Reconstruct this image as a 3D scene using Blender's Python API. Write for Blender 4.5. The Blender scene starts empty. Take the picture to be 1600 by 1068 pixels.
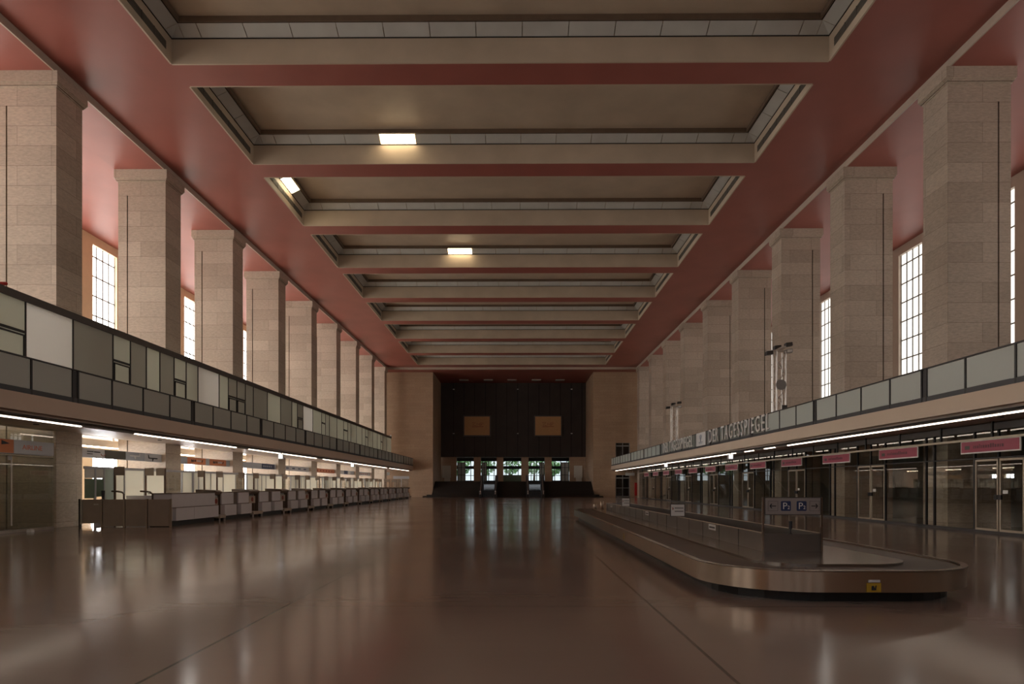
import bpy, math, random
from mathutils import Vector, Matrix

# ------------------------------------------------------------------ camera, world, light, exposure
C = 1.66                      # eye height above the hall floor
cam_d = bpy.data.cameras.new('camera')
cam_d.sensor_width = 36.0
cam_d.lens = 22.5
cam_d.shift_y = 0.14
cam_d.clip_end = 400
cam = bpy.data.objects.new('camera', cam_d)
bpy.context.scene.collection.objects.link(cam)
cam.location = (0, 0, C)
cam.rotation_euler = (math.radians(90), 0, math.radians(0.4))
SC = bpy.context.scene
SC.camera = cam
SC.view_settings.view_transform = 'Standard'
SC.view_settings.look = 'None'
SC.view_settings.exposure = 0.0
SC.view_settings.gamma = 1.0
SC.view_settings.use_curve_mapping = False
SC.cycles.max_bounces = 10
SC.cycles.diffuse_bounces = 7
SC.cycles.glossy_bounces = 4
SC.cycles.transmission_bounces = 6
SC.cycles.transparent_max_bounces = 12
SC.cycles.caustics_reflective = False
SC.cycles.caustics_refractive = False
SC.cycles.sample_clamp_indirect = 4.0
SC.cycles.use_denoising = True
W = bpy.data.worlds.new('overcast_sky')
SC.world = W
W.use_nodes = True
W.node_tree.nodes['Background'].inputs[0].default_value = (0.86, 0.93, 1.0, 1)
W.node_tree.nodes['Background'].inputs[1].default_value = 1.3
E_LEFT, E_RIGHT, E_REAR_FILL, E_GROUND = 4.8, 1.4, 1.1, 22.0     # daylight in the frosted windows; the rear value is added fill light

random.seed(7)
COL = SC.collection

# ------------------------------------------------------------------ materials
MATS = {}
def nt(name):
    m = bpy.data.materials.new(name); m.use_nodes = True
    t = m.node_tree
    return m, t, t.nodes['Principled BSDF']
def N(t, kind, **kw):
    n = t.nodes.new(kind)
    for k, v in kw.items():
        setattr(n, k, v)
    return n
def plain(name, col, rough=0.5, metal=0.0, spec=0.5, var=0.08, scale=3.0, bump=0.0):
    m, t, b = nt(name)
    b.inputs['Roughness'].default_value = rough
    b.inputs['Metallic'].default_value = metal
    b.inputs['Specular IOR Level'].default_value = spec
    g = N(t, 'ShaderNodeNewGeometry')
    no = N(t, 'ShaderNodeTexNoise'); no.inputs['Scale'].default_value = scale; no.inputs['Detail'].default_value = 5
    t.links.new(g.outputs['Position'], no.inputs['Vector'])
    mr = N(t, 'ShaderNodeMapRange')
    mr.inputs['From Min'].default_value = 0.3; mr.inputs['From Max'].default_value = 0.7
    mr.inputs['To Min'].default_value = 1 - var; mr.inputs['To Max'].default_value = 1 + var
    t.links.new(no.outputs[0], mr.inputs[0])
    vm = N(t, 'ShaderNodeVectorMath', operation='SCALE')
    vm.inputs[0].default_value = col
    t.links.new(mr.outputs[0], vm.inputs['Scale'])
    t.links.new(vm.outputs[0], b.inputs['Base Color'])
    if bump:
        bu = N(t, 'ShaderNodeBump'); bu.inputs['Strength'].default_value = bump; bu.inputs['Distance'].default_value = 0.01
        t.links.new(no.outputs[0], bu.inputs['Height']); t.links.new(bu.outputs[0], b.inputs['Normal'])
    MATS[name] = m
    return m
def emis(name, col, strength, base=(0.8, 0.8, 0.8)):
    m, t, b = nt(name)
    b.inputs['Base Color'].default_value = (*base, 1)
    b.inputs['Emission Color'].default_value = (*col, 1)
    b.inputs['Emission Strength'].default_value = strength
    b.inputs['Roughness'].default_value = 0.4
    MATS[name] = m
    return m
def stone(name, c1, c2, mortar, bw=1.75, bh=0.78, off=0.2, rough=0.55):
    m, t, b = nt(name)
    g = N(t, 'ShaderNodeNewGeometry')
    sp = N(t, 'ShaderNodeSeparateXYZ'); t.links.new(g.outputs['Position'], sp.inputs[0])
    ad = N(t, 'ShaderNodeMath', operation='ADD'); t.links.new(sp.outputs[0], ad.inputs[0]); t.links.new(sp.outputs[1], ad.inputs[1])
    az = N(t, 'ShaderNodeMath', operation='ADD'); t.links.new(sp.outputs[2], az.inputs[0]); az.inputs[1].default_value = -off
    cb = N(t, 'ShaderNodeCombineXYZ'); t.links.new(ad.outputs[0], cb.inputs[0]); t.links.new(az.outputs[0], cb.inputs[1])
    br = N(t, 'ShaderNodeTexBrick')
    br.inputs['Scale'].default_value = 1.0
    br.inputs['Brick Width'].default_value = bw
    br.inputs['Row Height'].default_value = bh
    br.inputs['Mortar Size'].default_value = 0.009
    br.inputs['Mortar Smooth'].default_value = 0.3
    br.inputs['Color1'].default_value = (*c1, 1); br.inputs['Color2'].default_value = (*c2, 1); br.inputs['Mortar'].default_value = (*mortar, 1)
    t.links.new(cb.outputs[0], br.inputs['Vector'])
    # fine pitting and streaks of the shell limestone
    mp = N(t, 'ShaderNodeMapping'); mp.inputs['Scale'].default_value = (2.2, 2.2, 7.0); t.links.new(g.outputs['Position'], mp.inputs[0])
    n1 = N(t, 'ShaderNodeTexNoise'); n1.inputs['Scale'].default_value = 2.5; n1.inputs['Detail'].default_value = 8; n1.inputs['Roughness'].default_value = 0.7
    t.links.new(mp.outputs[0], n1.inputs['Vector'])
    n2 = N(t, 'ShaderNodeTexNoise'); n2.inputs['Scale'].default_value = 0.35; n2.inputs['Detail'].default_value = 3
    t.links.new(g.outputs['Position'], n2.inputs['Vector'])
    m1 = N(t, 'ShaderNodeMapRange'); m1.inputs['From Min'].default_value = .3; m1.inputs['From Max'].default_value = .7
    m1.inputs['To Min'].default_value = .78; m1.inputs['To Max'].default_value = 1.18; t.links.new(n1.outputs[0], m1.inputs[0])
    m2 = N(t, 'ShaderNodeMapRange'); m2.inputs['From Min'].default_value = .3; m2.inputs['From Max'].default_value = .7
    m2.inputs['To Min'].default_value = .92; m2.inputs['To Max'].default_value = 1.07; t.links.new(n2.outputs[0], m2.inputs[0])
    mu = N(t, 'ShaderNodeMath', operation='MULTIPLY'); t.links.new(m1.outputs[0], mu.inputs[0]); t.links.new(m2.outputs[0], mu.inputs[1])
    vm = N(t, 'ShaderNodeVectorMath', operation='SCALE'); t.links.new(br.outputs['Color'], vm.inputs[0]); t.links.new(mu.outputs[0], vm.inputs['Scale'])
    t.links.new(vm.outputs[0], b.inputs['Base Color'])
    b.inputs['Roughness'].default_value = rough
    bu = N(t, 'ShaderNodeBump'); bu.inputs['Strength'].default_value = 0.25; bu.inputs['Distance'].default_value = 0.01
    t.links.new(n1.outputs[0], bu.inputs['Height']); t.links.new(bu.outputs[0], b.inputs['Normal'])
    MATS[name] = m
    return m
def glass(name, tint=(0.82, 0.86, 0.84), refl=1.0):
    m, t, b = nt(name)
    t.nodes.remove(b)
    out = t.nodes['Material Output']
    tr = N(t, 'ShaderNodeBsdfTransparent'); tr.inputs[0].default_value = (*tint, 1)
    gl = N(t, 'ShaderNodeBsdfGlossy'); gl.inputs['Roughness'].default_value = 0.01; gl.inputs[0].default_value = (0.9, 0.9, 0.9, 1)
    fr = N(t, 'ShaderNodeFresnel'); fr.inputs[0].default_value = 1.5
    mm = N(t, 'ShaderNodeMath', operation='MULTIPLY_ADD'); mm.inputs[1].default_value = refl; mm.inputs[2].default_value = 0.03
    t.links.new(fr.outputs[0], mm.inputs[0])
    gg = N(t, 'ShaderNodeNewGeometry')
    inv = N(t, 'ShaderNodeMath', operation='SUBTRACT'); inv.inputs[0].default_value = 1.0; t.links.new(gg.outputs['Backfacing'], inv.inputs[1])
    mf = N(t, 'ShaderNodeMath', operation='MULTIPLY', use_clamp=True); t.links.new(mm.outputs[0], mf.inputs[0]); t.links.new(inv.outputs[0], mf.inputs[1])
    mx = N(t, 'ShaderNodeMixShader')
    t.links.new(mf.outputs[0], mx.inputs[0]); t.links.new(tr.outputs[0], mx.inputs[1]); t.links.new(gl.outputs[0], mx.inputs[2])
    t.links.new(mx.outputs[0], out.inputs[0])
    MATS[name] = m
    return m
def frosted(name, col, rough=0.3, trans=0.45):
    """etched glass: part diffuse, part light coming through from behind, a satin reflection on top"""
    m, t, b = nt(name)
    out = t.nodes['Material Output']
    b.inputs['Base Color'].default_value = (*col, 1)
    b.inputs['Roughness'].default_value = rough
    tl = N(t, 'ShaderNodeBsdfTranslucent'); tl.inputs[0].default_value = (*[min(1, c * 1.6) for c in col], 1)
    mx = N(t, 'ShaderNodeMixShader'); mx.inputs[0].default_value = trans
    t.links.new(b.outputs[0], mx.inputs[1]); t.links.new(tl.outputs[0], mx.inputs[2]); t.links.new(mx.outputs[0], out.inputs[0])
    MATS[name] = m
    return m

stone('limestone', (0.435, 0.355, 0.28), (0.54, 0.455, 0.365), (0.27, 0.21, 0.16), bw=2.7)
stone('limestone_wall', (0.46, 0.31, 0.20), (0.50, 0.345, 0.225), (0.37, 0.245, 0.158), bw=1.56, bh=0.39)
plain('red_paint', (0.345, 0.108, 0.085), rough=0.42, var=0.07, scale=0.5)
plain('trim_paint', (0.52, 0.43, 0.35), rough=0.5, var=0.04)
plain('coffer_paint', (0.54, 0.44, 0.335), rough=0.5, var=0.10, scale=0.6)
plain('vent_grey', (0.10, 0.085, 0.07), rough=0.7)
plain('molding_brown', (0.17, 0.12, 0.085), rough=0.5)
plain('shadow_gap', (0.03, 0.025, 0.02), rough=0.8)
plain('ledge_glass', (0.60, 0.60, 0.57), rough=0.28, var=0.06, scale=1.0)
plain('cream_plaster', (0.80, 0.66, 0.46), rough=0.6, var=0.03)
plain('cream_ceiling', (0.75, 0.68, 0.58), rough=0.6, var=0.02)
plain('soffit_paint', (0.50, 0.40, 0.33), rough=0.4, var=0.04, scale=0.7)
plain('fascia_paint', (0.62, 0.48, 0.38), rough=0.4, var=0.03, scale=0.7)
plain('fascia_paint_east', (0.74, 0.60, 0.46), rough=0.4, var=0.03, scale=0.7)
plain('dark_metal', (0.035, 0.033, 0.033), rough=0.4, metal=0.3)
plain('charcoal_metal', (0.055, 0.055, 0.058), rough=0.45)
plain('brown_beam', (0.075, 0.062, 0.055), rough=0.4)
plain('black_cladding', (0.046, 0.034, 0.029), rough=0.6, var=0.12, scale=0.8)
plain('black_groove', (0.006, 0.005, 0.005), rough=0.8)
plain('dark_stair_stone', (0.032, 0.024, 0.019), rough=0.75, spec=0.2, var=0.12)
plain('grey_lamella', (0.30, 0.30, 0.29), rough=0.4)
plain('aluminium', (0.62, 0.58, 0.54), rough=0.32, metal=0.85)
plain('brass_rail', (0.50, 0.43, 0.34), rough=0.4, metal=0.4)
plain('white_sign', (0.74, 0.74, 0.72), rough=0.4, var=0.02)
plain('grey_sign', (0.42, 0.45, 0.50), rough=0.4, var=0.03)
plain('pale_grey_sign', (0.58, 0.58, 0.60), rough=0.4, var=0.03)
plain('dark_sign', (0.07, 0.062, 0.05), rough=0.25, var=0.03)
plain('orange_sign', (0.62, 0.20, 0.075), rough=0.4, var=0.04)
plain('sign_grey_face', (0.30, 0.27, 0.26), rough=0.35, var=0.03)
plain('navy_sign', (0.02, 0.035, 0.11), rough=0.4)
plain('pink_sign', (0.36, 0.045, 0.085), rough=0.35, var=0.05)
plain('pink_sign_mark', (0.13, 0.03, 0.045), rough=0.5)
plain('orange_letter', (0.72, 0.20, 0.09), rough=0.4)
plain('dark_letter', (0.02, 0.02, 0.025), rough=0.5)
plain('silver_letter', (0.86, 0.84, 0.80), rough=0.45)
plain('counter_brown', (0.34, 0.27, 0.21), rough=0.45, var=0.05)
plain('counter_white', (0.74, 0.70, 0.71), rough=0.4, var=0.02)
plain('counter_edge', (0.15, 0.09, 0.055), rough=0.4)
plain('counter_plinth', (0.012, 0.012, 0.013), rough=0.35)
plain('podium_brown', (0.16, 0.115, 0.085), rough=0.4)
plain('podium_beige', (0.50, 0.40, 0.31), rough=0.4)
plain('steel_brushed', (0.46, 0.37, 0.29), rough=0.17, metal=1.0, var=0.05, scale=1.5)
plain('steel_plate', (0.40, 0.35, 0.31), rough=0.2, metal=1.0, var=0.06, scale=1.5)
plain('steel_side', (0.22, 0.20, 0.185), rough=0.3, metal=0.8, var=0.05)
plain('belt_rubber', (0.075, 0.05, 0.036), rough=0.33, var=0.12, scale=2.0)
plain('black_base', (0.008, 0.008, 0.009), rough=0.35)
plain('yellow_sticker', (0.42, 0.27, 0.02), rough=0.5)
plain('red_enamel', (0.50, 0.012, 0.012), rough=0.3)
plain('board_tan', (0.62, 0.36, 0.16), rough=0.6, var=0.04)
plain('board_frame', (0.10, 0.09, 0.08), rough=0.4)
plain('red_chalk', (0.30, 0.05, 0.03), rough=0.6)
plain('wood_brown', (0.42, 0.32, 0.235), rough=0.4, var=0.2, scale=2.5)
plain('office_wall', (0.68, 0.64, 0.52), rough=0.5, var=0.1, scale=1.5)
plain('teal_wall', (0.36, 0.41, 0.40), rough=0.5, var=0.05)
plain('office_white', (0.72, 0.70, 0.62), rough=0.5, var=0.03)
plain('green_counter', (0.16, 0.22, 0.15), rough=0.4)
plain('tree_leaf', (0.20, 0.38, 0.14), rough=0.7, var=0.4, scale=1.2)
plain('tree_bark', (0.07, 0.05, 0.035), rough=0.8)
plain('asphalt', (0.35, 0.35, 0.34), rough=0.7)
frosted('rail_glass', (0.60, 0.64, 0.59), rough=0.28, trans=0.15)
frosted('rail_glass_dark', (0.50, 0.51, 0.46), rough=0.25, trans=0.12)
frosted('rail_glass_shaded', (0.26, 0.28, 0.25), rough=0.3, trans=0.1)  # darker grey panels behind the railing letters
frosted('screen_glass', (0.58, 0.59, 0.53), rough=0.25, trans=0.3)
frosted('screen_glass_pale', (0.74, 0.73, 0.65), rough=0.25, trans=0.4)
frosted('screen_glass_dark', (0.47, 0.47, 0.42), rough=0.22, trans=0.2)
frosted('office_glass', (0.66, 0.63, 0.57), rough=0.3, trans=0.6)
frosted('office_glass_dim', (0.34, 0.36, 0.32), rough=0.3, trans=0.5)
for nm in ('steel_brushed',):
    tt = MATS[nm].node_tree; bb = tt.nodes['Principled BSDF']
    bb.inputs['Roughness'].default_value = 0.30; bb.inputs['Anisotropic'].default_value = 0.85; bb.inputs['Anisotropic Rotation'].default_value = 0.25
    tg = N(tt, 'ShaderNodeTangent', direction_type='RADIAL', axis='Z'); tt.links.new(tg.outputs[0], bb.inputs['Tangent'])
glass('clear_glass', (0.90, 0.91, 0.89), 1.2)
glass('plexi', (0.86, 0.86, 0.86), 0.8)
glass('facade_glass', (0.9, 0.93, 0.92), 0.6)
emis('window_west', (1.0, 0.965, 0.90), E_LEFT)
emis('window_east', (1.0, 0.96, 0.88), E_RIGHT)
emis('window_ground', (0.95, 0.97, 1.0), E_GROUND)
emis('window_rear', (0.95, 0.97, 1.0), E_REAR_FILL)
emis('tube_lit', (1.0, 0.84, 0.68), 5.0)
plain('tube_off', (0.55, 0.52, 0.48), rough=0.35)
emis('box_lit', (1.0, 0.84, 0.62), 16.0)
emis('panel_lit', (1.0, 0.80, 0.50), 14.0)
emis('spot_lit', (0.95, 0.97, 1.0), 1.6)

# floor: polished brown terrazzo, expansion joints, faint waviness
m, t, b = nt('hall_floor'); MATS['hall_floor'] = m
g = N(t, 'ShaderNodeNewGeometry')
sp = N(t, 'ShaderNodeSeparateXYZ'); t.links.new(g.outputs['Position'], sp.inputs[0])
n1 = N(t, 'ShaderNodeTexNoise'); n1.inputs['Scale'].default_value = 0.35; n1.inputs['Detail'].default_value = 6; t.links.new(g.outputs['Position'], n1.inputs['Vector'])
n3 = N(t, 'ShaderNodeTexNoise'); n3.inputs['Scale'].default_value = 14; n3.inputs['Detail'].default_value = 6; t.links.new(g.outputs['Position'], n3.inputs['Vector'])
cr = N(t, 'ShaderNodeMix', data_type='RGBA'); t.links.new(n1.outputs[0], cr.inputs[0])
cr.inputs[6].default_value = (0.24, 0.185, 0.154, 1); cr.inputs[7].default_value = (0.30, 0.232, 0.196, 1)
def line_mask(axis_out, pos, width):
    a = N(t, 'ShaderNodeMath', operation='SUBTRACT'); t.links.new(axis_out, a.inputs[0]); a.inputs[1].default_value = pos
    c_ = N(t, 'ShaderNodeMath', operation='ABSOLUTE'); t.links.new(a.outputs[0], c_.inputs[0])
    d = N(t, 'ShaderNodeMath', operation='LESS_THAN'); t.links.new(c_.outputs[0], d.inputs[0]); d.inputs[1].default_value = width
    return d.outputs[0]
masks = [line_mask(sp.outputs[0], -3.18, 0.018), line_mask(sp.outputs[0], 1.86, 0.018), line_mask(sp.outputs[0], -12.6, 0.012), line_mask(sp.outputs[0], 11.2, 0.012)]
ym = N(t, 'ShaderNodeMath', operation='MODULO'); ya = N(t, 'ShaderNodeMath', operation='ADD'); t.links.new(sp.outputs[1], ya.inputs[0]); ya.inputs[1].default_value = 22.0
t.links.new(ya.outputs[0], ym.inputs[0]); ym.inputs[1].default_value = 7.83
masks.append(line_mask(ym.outputs[0], 7.3, 0.009))
acc = masks[0]
for mk in masks[1:]:
    mx_ = N(t, 'ShaderNodeMath', operation='MAXIMUM'); t.links.new(acc, mx_.inputs[0]); t.links.new(mk, mx_.inputs[1]); acc = mx_.outputs[0]
mj = N(t, 'ShaderNodeMath', operation='MULTIPLY'); t.links.new(acc, mj.inputs[0]); mj.inputs[1].default_value = 0.88
dm = N(t, 'ShaderNodeMix', data_type='RGBA'); t.links.new(mj.outputs[0], dm.inputs[0]); t.links.new(cr.outputs[2], dm.inputs[6]); dm.inputs[7].default_value = (0.04, 0.03, 0.025, 1)
t.links.new(dm.outputs[2], b.inputs['Base Color'])
rr = N(t, 'ShaderNodeMapRange'); rr.inputs['From Min'].default_value = .3; rr.inputs['From Max'].default_value = .7; rr.inputs['To Min'].default_value = 0.11; rr.inputs['To Max'].default_value = 0.18
t.links.new(n1.outputs[0], rr.inputs[0]); t.links.new(rr.outputs[0], b.inputs['Roughness'])
b.inputs['Specular IOR Level'].default_value = 0.62
mp = N(t, 'ShaderNodeMapping'); mp.inputs['Scale'].default_value = (0.25, 3.2, 1.0); t.links.new(g.outputs['Position'], mp.inputs[0])
n2 = N(t, 'ShaderNodeTexNoise'); n2.inputs['Scale'].default_value = 1.6; n2.inputs['Detail'].default_value = 4; t.links.new(mp.outputs[0], n2.inputs['Vector'])
bu = N(t, 'ShaderNodeBump'); bu.inputs['Strength'].default_value = 0.06; bu.inputs['Distance'].default_value = 0.02
t.links.new(n2.outputs[0], bu.inputs['Height']); t.links.new(bu.outputs[0], b.inputs['Normal'])

# ------------------------------------------------------------------ mesh building
class MB:
    def __init__(s):
        s.v = []; s.f = []
    def box(s, x0, x1, y0, y1, z0, z1):
        x0, x1 = min(x0, x1), max(x0, x1); y0, y1 = min(y0, y1), max(y0, y1); z0, z1 = min(z0, z1), max(z0, z1)
        n = len(s.v)
        s.v += [(x0, y0, z0), (x1, y0, z0), (x1, y1, z0), (x0, y1, z0), (x0, y0, z1), (x1, y0, z1), (x1, y1, z1), (x0, y1, z1)]
        s.f += [tuple(n + i for i in q) for q in ((0, 3, 2, 1), (4, 5, 6, 7), (0, 1, 5, 4), (1, 2, 6, 5), (2, 3, 7, 6), (3, 0, 4, 7))]
        return s
    def poly(s, pts):
        n = len(s.v); s.v += [tuple(p) for p in pts]; s.f.append(tuple(range(n, n + len(pts)))); return s
    def prism(s, outline, z0, z1):
        """outline in XY, counter-clockwise"""
        n = len(s.v); k = len(outline)
        s.v += [(p[0], p[1], z0) for p in outline] + [(p[0], p[1], z1) for p in outline]
        s.f.append(tuple(n + i for i in reversed(range(k)))); s.f.append(tuple(n + k + i for i in range(k)))
        for i in range(k):
            j = (i + 1) % k
            s.f.append((n + i, n + j, n + k + j, n + k + i))
        return s
    def prism_x(s, outline, x0, x1):
        """outline in YZ extruded along X"""
        n = len(s.v); k = len(outline)
        s.v += [(x0, p[0], p[1]) for p in outline] + [(x1, p[0], p[1]) for p in outline]
        s.f.append(tuple(n + i for i in reversed(range(k)))); s.f.append(tuple(n + k + i for i in range(k)))
        for i in range(k):
            j = (i + 1) % k
            s.f.append((n + i, n + j, n + k + j, n + k + i))
        return s
    def prism_y(s, outline, y0, y1):
        """outline in XZ extruded along Y"""
        n = len(s.v); k = len(outline)
        s.v += [(p[0], y0, p[1]) for p in outline] + [(p[0], y1, p[1]) for p in outline]
        s.f.append(tuple(n + i for i in range(k))); s.f.append(tuple(n + k + i for i in reversed(range(k))))
        for i in range(k):
            j = (i + 1) % k
            s.f.append((n + j, n + i, n + k + i, n + k + j))
        return s
    def tube(s, pts, r, seg=8):
        pts = [Vector(p) for p in pts]
        rings = []
        for i, p in enumerate(pts):
            d = (pts[min(i + 1, len(pts) - 1)] - pts[max(i - 1, 0)]).normalized()
            up = Vector((0, 0, 1)) if abs(d.z) < 0.9 else Vector((1, 0, 0))
            a = d.cross(up).normalized(); b_ = d.cross(a).normalized()
            n = len(s.v)
            rr_ = r[i] if isinstance(r, (list, tuple)) else r
            for k in range(seg):
                th = 2 * math.pi * k / seg
                s.v.append(tuple(p + a * math.cos(th) * rr_ + b_ * math.sin(th) * rr_))
            rings.append(n)
        for a_, b_ in zip(rings, rings[1:]):
            for k in range(seg):
                j = (k + 1) % seg
                s.f.append((a_ + k, a_ + j, b_ + j, b_ + k))
        s.f.append(tuple(rings[0] + k for k in reversed(range(seg)))); s.f.append(tuple(rings[-1] + k for k in range(seg)))
        return s
    def build(s, name, mat, parent=None, smooth=False, origin=None):
        o_ = Vector(origin) if origin is not None else (wloc(parent) if parent is not None else Vector((0, 0, 0)))
        me = bpy.data.meshes.new(name)
        me.from_pydata([tuple(Vector(p) - o_) for p in s.v], [], s.f)
        me.materials.append(MATS[mat])
        if smooth:
            for p in me.polygons: p.use_smooth = True
        me.update()
        ob = bpy.data.objects.new(name, me); COL.objects.link(ob)
        if parent is not None:
            ob.parent = parent
        elif origin is not None:
            ob.location = o_
        return ob
def wloc(o):
    v = Vector((0, 0, 0))
    while o is not None:
        v += o.location; o = o.parent
    return v
def thing(name, label, cat, loc=(0, 0, 0), group=None):
    o = bpy.data.objects.new(name, None); COL.objects.link(o); o.location = loc
    o.empty_display_size = 0.2
    o['label'] = label; o['category'] = cat
    if group: o['group'] = group
    return o
def tag(o, label, cat, group=None, kind=None):
    o['label'] = label; o['category'] = cat
    if group: o['group'] = group
    if kind: o['kind'] = kind
    return o
def struct(o):
    o['kind'] = 'structure'; return o
def dup(root, loc, label=None):
    r = root.copy(); COL.objects.link(r); r.location = loc
    if label: r['label'] = label
    for ch in list(root.children):
        c = ch.copy(); COL.objects.link(c); c.parent = r
        for g_ in ch.children:
            d = g_.copy(); COL.objects.link(d); d.parent = c
    return r
def B(*a): return MB().box(*a)
ORD = ['first', 'second', 'third', 'fourth', 'fifth', 'sixth', 'seventh', 'eighth', 'ninth', 'tenth', 'eleventh', 'twelfth', 'thirteenth', 'fourteenth', 'fifteenth',
       'sixteenth', 'seventeenth', 'eighteenth', 'nineteenth', 'twentieth']
def nth(i):
    if i < 20: return ORD[i]
    tens = {2: 'twenty', 3: 'thirty', 4: 'forty', 5: 'fifty'}[(i + 1) // 10]
    return (tens[:-1] + 'ieth') if (i + 1) % 10 == 0 else tens + '-' + ORD[(i + 1) % 10 - 1]
def text(body, size, mat, parent, origin, xdir, ydir, sx=1.0, ext=0.01, name='lettering', align='LEFT', space=1.0):
    cu = bpy.data.curves.new(name, 'FONT'); cu.body = body; cu.size = size; cu.extrude = ext; cu.align_x = align
    cu.resolution_u = 3; cu.space_character = space
    tmp = bpy.data.objects.new('tmp_text', cu); COL.objects.link(tmp)
    dg = bpy.context.evaluated_depsgraph_get()
    me = bpy.data.meshes.new_from_object(tmp.evaluated_get(dg))
    bpy.data.objects.remove(tmp); bpy.data.curves.remove(cu)
    X = Vector(xdir).normalized(); Y = Vector(ydir).normalized(); Z = X.cross(Y)
    o_ = Vector(origin) - wloc(parent)
    for v in me.vertices:
        c = v.co.copy(); v.co = o_ + X * (c.x * sx) + Y * c.y + Z * c.z
    me.materials.clear(); me.materials.append(MATS[mat]); me.name = name
    ob = bpy.data.objects.new(name, me); COL.objects.link(ob); ob.parent = parent
    return ob

# ------------------------------------------------------------------ dimensions
XL, XR = -18.1, 16.8          # inner faces of the two rows of pillars
WL, WR = -28.2, 26.75         # outer walls
ZC, ZA = 18.2, 17.9           # hall ceiling, soffit between the pillars
BAY = 7.83; P0 = 25.05        # bay, near face of the first pillar in view
YW, YT, YB = 91.8, 89.6, 101.6   # end wall, ceiling trim, back of the stair recess
YN = -14.0                    # rear wall behind the camera
PW, PD = 2.45, 1.5

# ------------------------------------------------------------------ floor, walls, ceiling
struct(B(WL - 1, WR + 1, YN, YW + 1, -0.3, 0).build('floor', 'hall_floor'))
# hall ceiling (red) with coffer openings
CX0, CX1 = -13.55, 12.2
cof = [(P0 + PD - 0.05 + BAY * k, P0 + BAY * (k + 1)) for k in range(-4, 8)]
mb = MB()
mb.box(XL - 0.1, CX0, YN, YT, ZC, ZC + 0.1); mb.box(CX1, XR + 0.1, YN, YT, ZC, ZC + 0.1)
edges = [YN] + [e for c_ in cof for e in c_] + [YT]
for a, b_ in zip(edges[0::2], edges[1::2]):
    mb.box(CX0, CX1, a, b_, ZC, ZC + 0.1)
ceil = struct(mb.build('ceiling', 'red_paint'))
for sgn, xi in ((-1, XL), (1, XR)):
    struct(B(xi, xi + sgn * (PW + 0.1), YN, YW, ZA, ZA + 0.4).build('ceiling', 'red_paint'))
struct(B(XL, XR, YT, YB + 0.2, ZA, ZA + 0.4).build('ceiling', 'red_paint'))
struct(B(XL - PW, WL, YN, YW, 18.3, 18.5).build('ceiling', 'red_paint'))
struct(B(XR + PW, WR, YN, YW, 18.3, 18.5).build('ceiling', 'red_paint'))
struct(B(XL - 0.04, XL + 0.02, YN, YT + 0.04, ZA - 0.02, ZC + 0.02).build('trim_1', 'trim_paint'))
struct(B(XR - 0.02, XR + 0.04, YN, YT + 0.04, ZA - 0.02, ZC + 0.02).build('trim_2', 'trim_paint'))
struct(B(XL, XR, YT - 0.02, YT + 0.04, ZA - 0.02, ZC + 0.02).build('trim_3', 'trim_paint'))

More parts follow.
